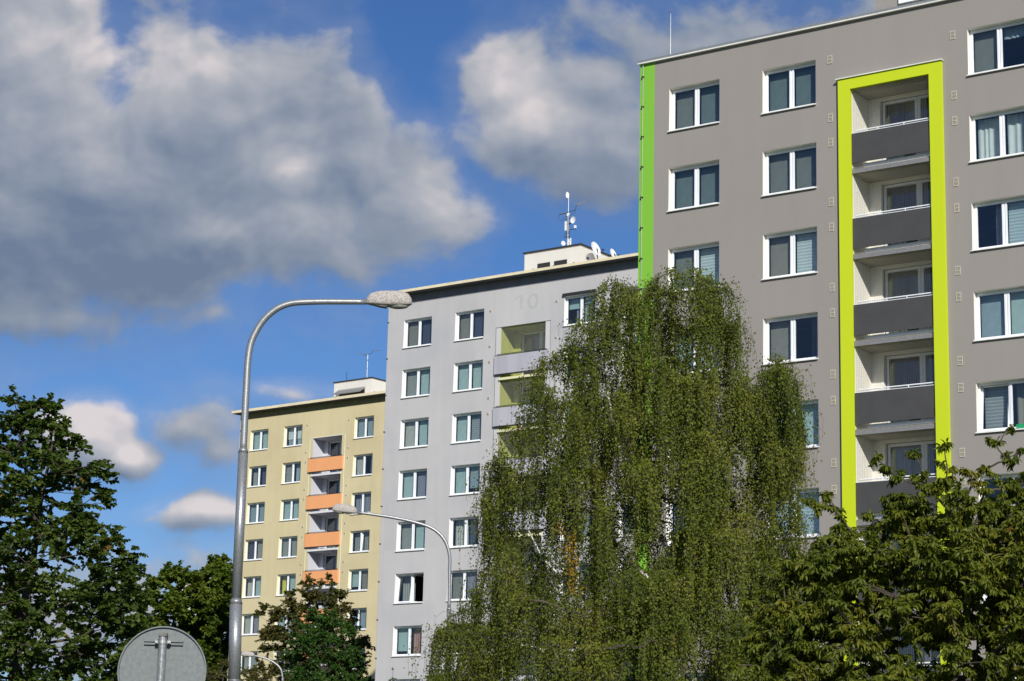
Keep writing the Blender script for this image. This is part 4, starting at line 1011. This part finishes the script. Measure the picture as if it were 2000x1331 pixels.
    b2.build('branches', bk_dark, root); lead.build('limbs', bk_birch, root, smooth=True)
    Ls = rg.uniform(.034, .066, n)
    yp = at(1095, 1085, Y)-Vector(tuple(base)); yp2 = at(1088, 1130, Y)-Vector(tuple(base))
    mat = leafmat('birch_leaf', [(.042,.064,.008),(.098,.130,.014),(.16,.182,.024),(.25,.235,.045)], trans=.40, tcol=(1.3,1.5,.4), rough=.5, spec=.2, nscale=.8, patch=(.22,.15,.03,2.2,.735), patch_at=[(yp.x+.05*i, -1.7, yp.z+.30-.19*i, .30, (.36,.22,.02)) for i in range(7)])
    sel = []
    me = leaf_mesh('foliage', mat, P_, AX, NR, Ls, Ls*.78, T_DIAMOND); tag(inst('foliage', me, root), kind='stuff')
    print('birch leaves', n)
birch()

# ---- tree at the left edge (dark lime tree with a few turned leaves)
ly = at(100, 815, 40)
m_lime = leafmat('lime_leaf', [(.028,.052,.010),(.054,.092,.015),(.092,.132,.024),(.14,.17,.036)], trans=.38, tcol=(1.4,1.7,.5), patch=(.33,.16,.03,2.2,.735), rough=.5, spec=.25)
leafy('lime_tree', 'dark lime tree with open layered crown and a few orange leaves at the left edge', 'tree', None, 40, (15,1331),
      [(28,775),(50,805),(95,785),(112,812),(135,846),(172,870),(162,902),(200,915),(213,985),(165,1000),(150,1035),(190,1045),(222,1024),(248,1075),(256,1130),(268,1165),(272,1240),(270,1331),(255,1500),(-300,1500),(-300,1200),(-240,1000),(-150,880),(-60,850),(0,822)],
      2.2, 760, .46, 7, 30, .082, .068, T_ROUND, m_lime, bk_dark, gaps=[(105,1100,38,26),(150,1085,20,18),(60,1160,12,20),(170,1230,18,22),(190,1060,22,16),(60,1290,14,14),(225,1270,12,18),(130,1180,12,16),(20,800,14,16)],
      extra=[(30,785,.4),(55,810,.5),(92,790,.45),(105,800,.4),(128,845,.5),(165,878,.5),(195,925,.5),(208,965,.5),(210,985,.45),(150,1010,.5),(222,1035,.5),(243,1080,.5),(248,1125,.5),(262,1170,.5),(232,1055,.6),(10,830,.7),(60,830,.7)],
      droop=.18, flat=.45, trunk_r=.16, up=.15, seed=3, shell=.6)

# ---- trees beyond the ochre block
m_maple = leafmat('maple_leaf', [(.032,.058,.008),(.070,.11,.012),(.12,.16,.018),(.18,.20,.03)], trans=.25, tcol=(1.4,1.6,.5), nscale=.35, rough=.55, spec=.2)
leafy('maple_tree', 'rounded green maple behind the round road sign, left of the ochre block', 'tree', 'maples left of the ochre block', 186, (330,1331),
      [(262,1190),(290,1165),(310,1130),(318,1115),(340,1110),(360,1128),(390,1135),(410,1150),(440,1180),(450,1331),(440,1500),(240,1500),(235,1331),(245,1230)],
      5.5, 330, 1.25, 8, 34, .38, .32, T_DIAMOND, m_maple, bk_dark, extra=[(328,1112,.5),(336,1120,.5),(372,1128,.4),(296,1165,.6),(272,1185,.6),(268,1215,.6),(352,1125,.6)], droop=.1, trunk_r=.35, seed=5, shell=.5)
leafy('maple_tree', 'taller green maple touching the left edge of the ochre block', 'tree', 'maples left of the ochre block', 192, (430,1331),
      [(385,1150),(395,1115),(415,1110),(425,1088),(445,1100),(460,1110),(520,1130),(560,1331),(560,1500),(370,1500),(370,1331)],
      5.5, 330, 1.25, 8, 34, .38, .32, T_DIAMOND, m_maple, bk_dark, extra=[(427,1092,.45),(442,1094,.45),(415,1112,.5),(400,1120,.5),(455,1112,.5)], droop=.1, trunk_r=.35, seed=6, shell=.5)
# small distant house roof and rod between the crowns
dh = at(374, 1140, 260)
root = empty('distant_house', (dh.x, dh.y, 3)); tag(root, 'pale distant roof with a thin rod peeping over the maples', 'house')
b = MB(); hz = dh.z-3.6; b.box(-1.5,1.5,0,3,0,hz); b.build('wall', M['pentW'], root)
b = MB(); b.v = [(-1.8,-.3,hz+.01),(1.8,-.3,hz+.01),(1.8,3.3,hz+.01),(-1.8,3.3,hz+.01),(-.6,1.5,hz+1.1),(.6,1.5,hz+1.1)]; b.f = [(0,1,5,4),(1,2,5),(2,3,4,5),(3,0,4)]; b.mi = [0]*4; b.build('roof', simple('pale_tile', (.45,.36,.32), .8, nz=.1), root)
b = MB(); b.tube([(.4,1.5,hz+1.0),(.4,1.5,hz+3.4)], .04, 5); b.build('rod', M['metal'], root)

# ---- trees in front of the ochre block
m_rowan = leafmat('rowan_leaf', [(.034,.052,.010),(.068,.078,.015),(.105,.10,.022),(.15,.11,.028)], trans=.22, tcol=(1.3,1.3,.5), nscale=.6)
m_ash = leafmat('ash_leaf', [(.018,.048,.009),(.036,.088,.014),(.058,.125,.020),(.09,.16,.028)], trans=.25, tcol=(1.2,1.6,.5), nscale=.6)
leafy('rowan_tree', 'brownish green rowan tree with an uneven crown before the ochre block', 'tree', None, 132, (610,1331),
      [(505,1200),(515,1185),(540,1188),(556,1195),(560,1160),(585,1140),(600,1128),(612,1140),(640,1125),(662,1145),(690,1180),(700,1230),(722,1255),(715,1300),(720,1331),(710,1480),(490,1480),(480,1331),(500,1290),(510,1250)],
      2.6, 460, .60, 8, 32, .16, .09, T_DIAMOND, m_rowan, bk_dark, extra=[(517,1190,.5),(601,1135,.5),(592,1142,.5),(640,1130,.5),(648,1135,.5),(560,1160,.5),(670,1160,.5),(714,1258,.5)], droop=.15, trunk_r=.14, seed=8)
leafy('ash_tree', 'dense dark green young tree, nearest before the ochre block, below the orange balconies', 'tree', None, 118, (640,1331),
      [(575,1230),(600,1205),(625,1190),(645,1198),(665,1200),(690,1230),(705,1280),(722,1331),(720,1480),(540,1480),(548,1331),(560,1280)],
      2.4, 420, .48, 9, 32, .14, .065, T_DIAMOND, m_ash, bk_dark, droop=.2, trunk_r=.14, seed=9)
leafy('shrub', 'low yellowish green shrub between the road sign and the ochre block', 'shrub', 'shrubs at the foot of the ochre block', 95, (420,1331),
      [(395,1310),(410,1292),(430,1298),(450,1290),(470,1300),(475,1331),(470,1480),(390,1480)], 1.0, 90, .35, 6, 16, .10, .06, T_DIAMOND, m_rowan, bk_dark, trunk_r=.05, seed=10)
leafy('shrub', 'pale green shrub under the smallest street lamp', 'shrub', 'shrubs at the foot of the ochre block', 112, (500,1331),
      [(478,1310),(490,1300),(510,1305),(530,1312),(545,1331),(545,1480),(478,1480)], 1.0, 80, .35, 6, 16, .10, .06, T_DIAMOND, m_rowan, bk_dark, trunk_r=.05, seed=12)
leafy('sapling', 'single thin sapling tip rising at the bottom before the pale grey block', 'tree', None, 88, (765,1331),
      [(758,1331),(760,1306),(768,1306),(772,1331),(785,1420),(750,1420)], .3, 26, .16, 5, 9, .07, .035, T_DIAMOND, m_ash, bk_dark, trunk_r=.03, seed=13)

# ---- cherry tree at the right, nearest
m_cherry = leafmat('cherry_leaf', [(.044,.070,.009),(.098,.130,.014),(.16,.182,.022),(.25,.21,.035)], trans=.40, tcol=(1.4,1.5,.4), rough=.45, spec=.25, nscale=1.6, patch=(.16,.09,.02,2.4,.74))
leafy('cherry_tree', 'near cherry tree with long drooping leaves filling the lower right corner', 'tree', None, 25, (1850,1331),
      [(1470,1331),(1500,1180),(1550,1100),(1600,1060),(1640,1075),(1680,1060),(1720,1010),(1780,985),(1830,975),(1880,1000),(1930,985),(1975,960),(2050,930),(2200,900),(2400,1000),(2500,1250),(2450,1520),(1470,1560),(1480,1400)],
      1.5, 1150, .30, 7, 29, .084, .033, T_DROOP, m_cherry, bk_dark,
      extra=[(1578,975,.35),(1600,992,.4),(1622,972,.5),(1632,1000,.6),(1650,1020,.6),(1665,1045,.7),(1640,1050,.7),(1612,1060,.6),(1712,895,.3),(1735,918,.45),(1760,935,.5),(1790,890,.5),(1800,930,.6),(1845,880,.5),(1850,915,.6),(1845,950,.8),(1820,960,.8),(1890,920,.5),(1900,945,.6),(1922,920,.45),(1925,960,.6),(1945,868,.45),(1965,900,.6),(1990,880,.6),(2000,930,.9),(1980,950,.8),(1975,835,.2),(1600,1110,.8),(1570,1120,.7),(1735,985,.7),(1770,975,.7),(1700,1010,.5),
             (1470,1180,.5),(1500,1150,.5),(1460,1250,.6),(1440,1300,.7),(1480,1300,.8),(1530,1140,.6),(1600,1180,.9),(1640,1160,.9),(1620,1240,.9),(1570,1220,.9),(1660,1220,.9),(1700,1110,.8),(1650,1100,.7),(1590,1280,.9),(1640,1300,.9),(1655,1130,.8),(1665,1190,.8),(1670,1260,.8),(1660,1310,.8),(1865,1010,.8),(1870,1060,.8),(1860,1110,.8),(1875,1160,.8),(1865,1220,.8),(1870,1280,.8),(1780,1060,.8),(1750,1100,.8),(1920,1050,.8),(1960,1010,.8)],
      gaps=[(1672,1075,14,10),(1490,1295,14,20)], droop=.35, flat=.6, trunk_r=.12, up=.35, seed=21, split=300, shell=.7)
print('objects', len(bpy.data.objects), 'tris', sum(len(m_.polygons) for m_ in bpy.data.meshes))
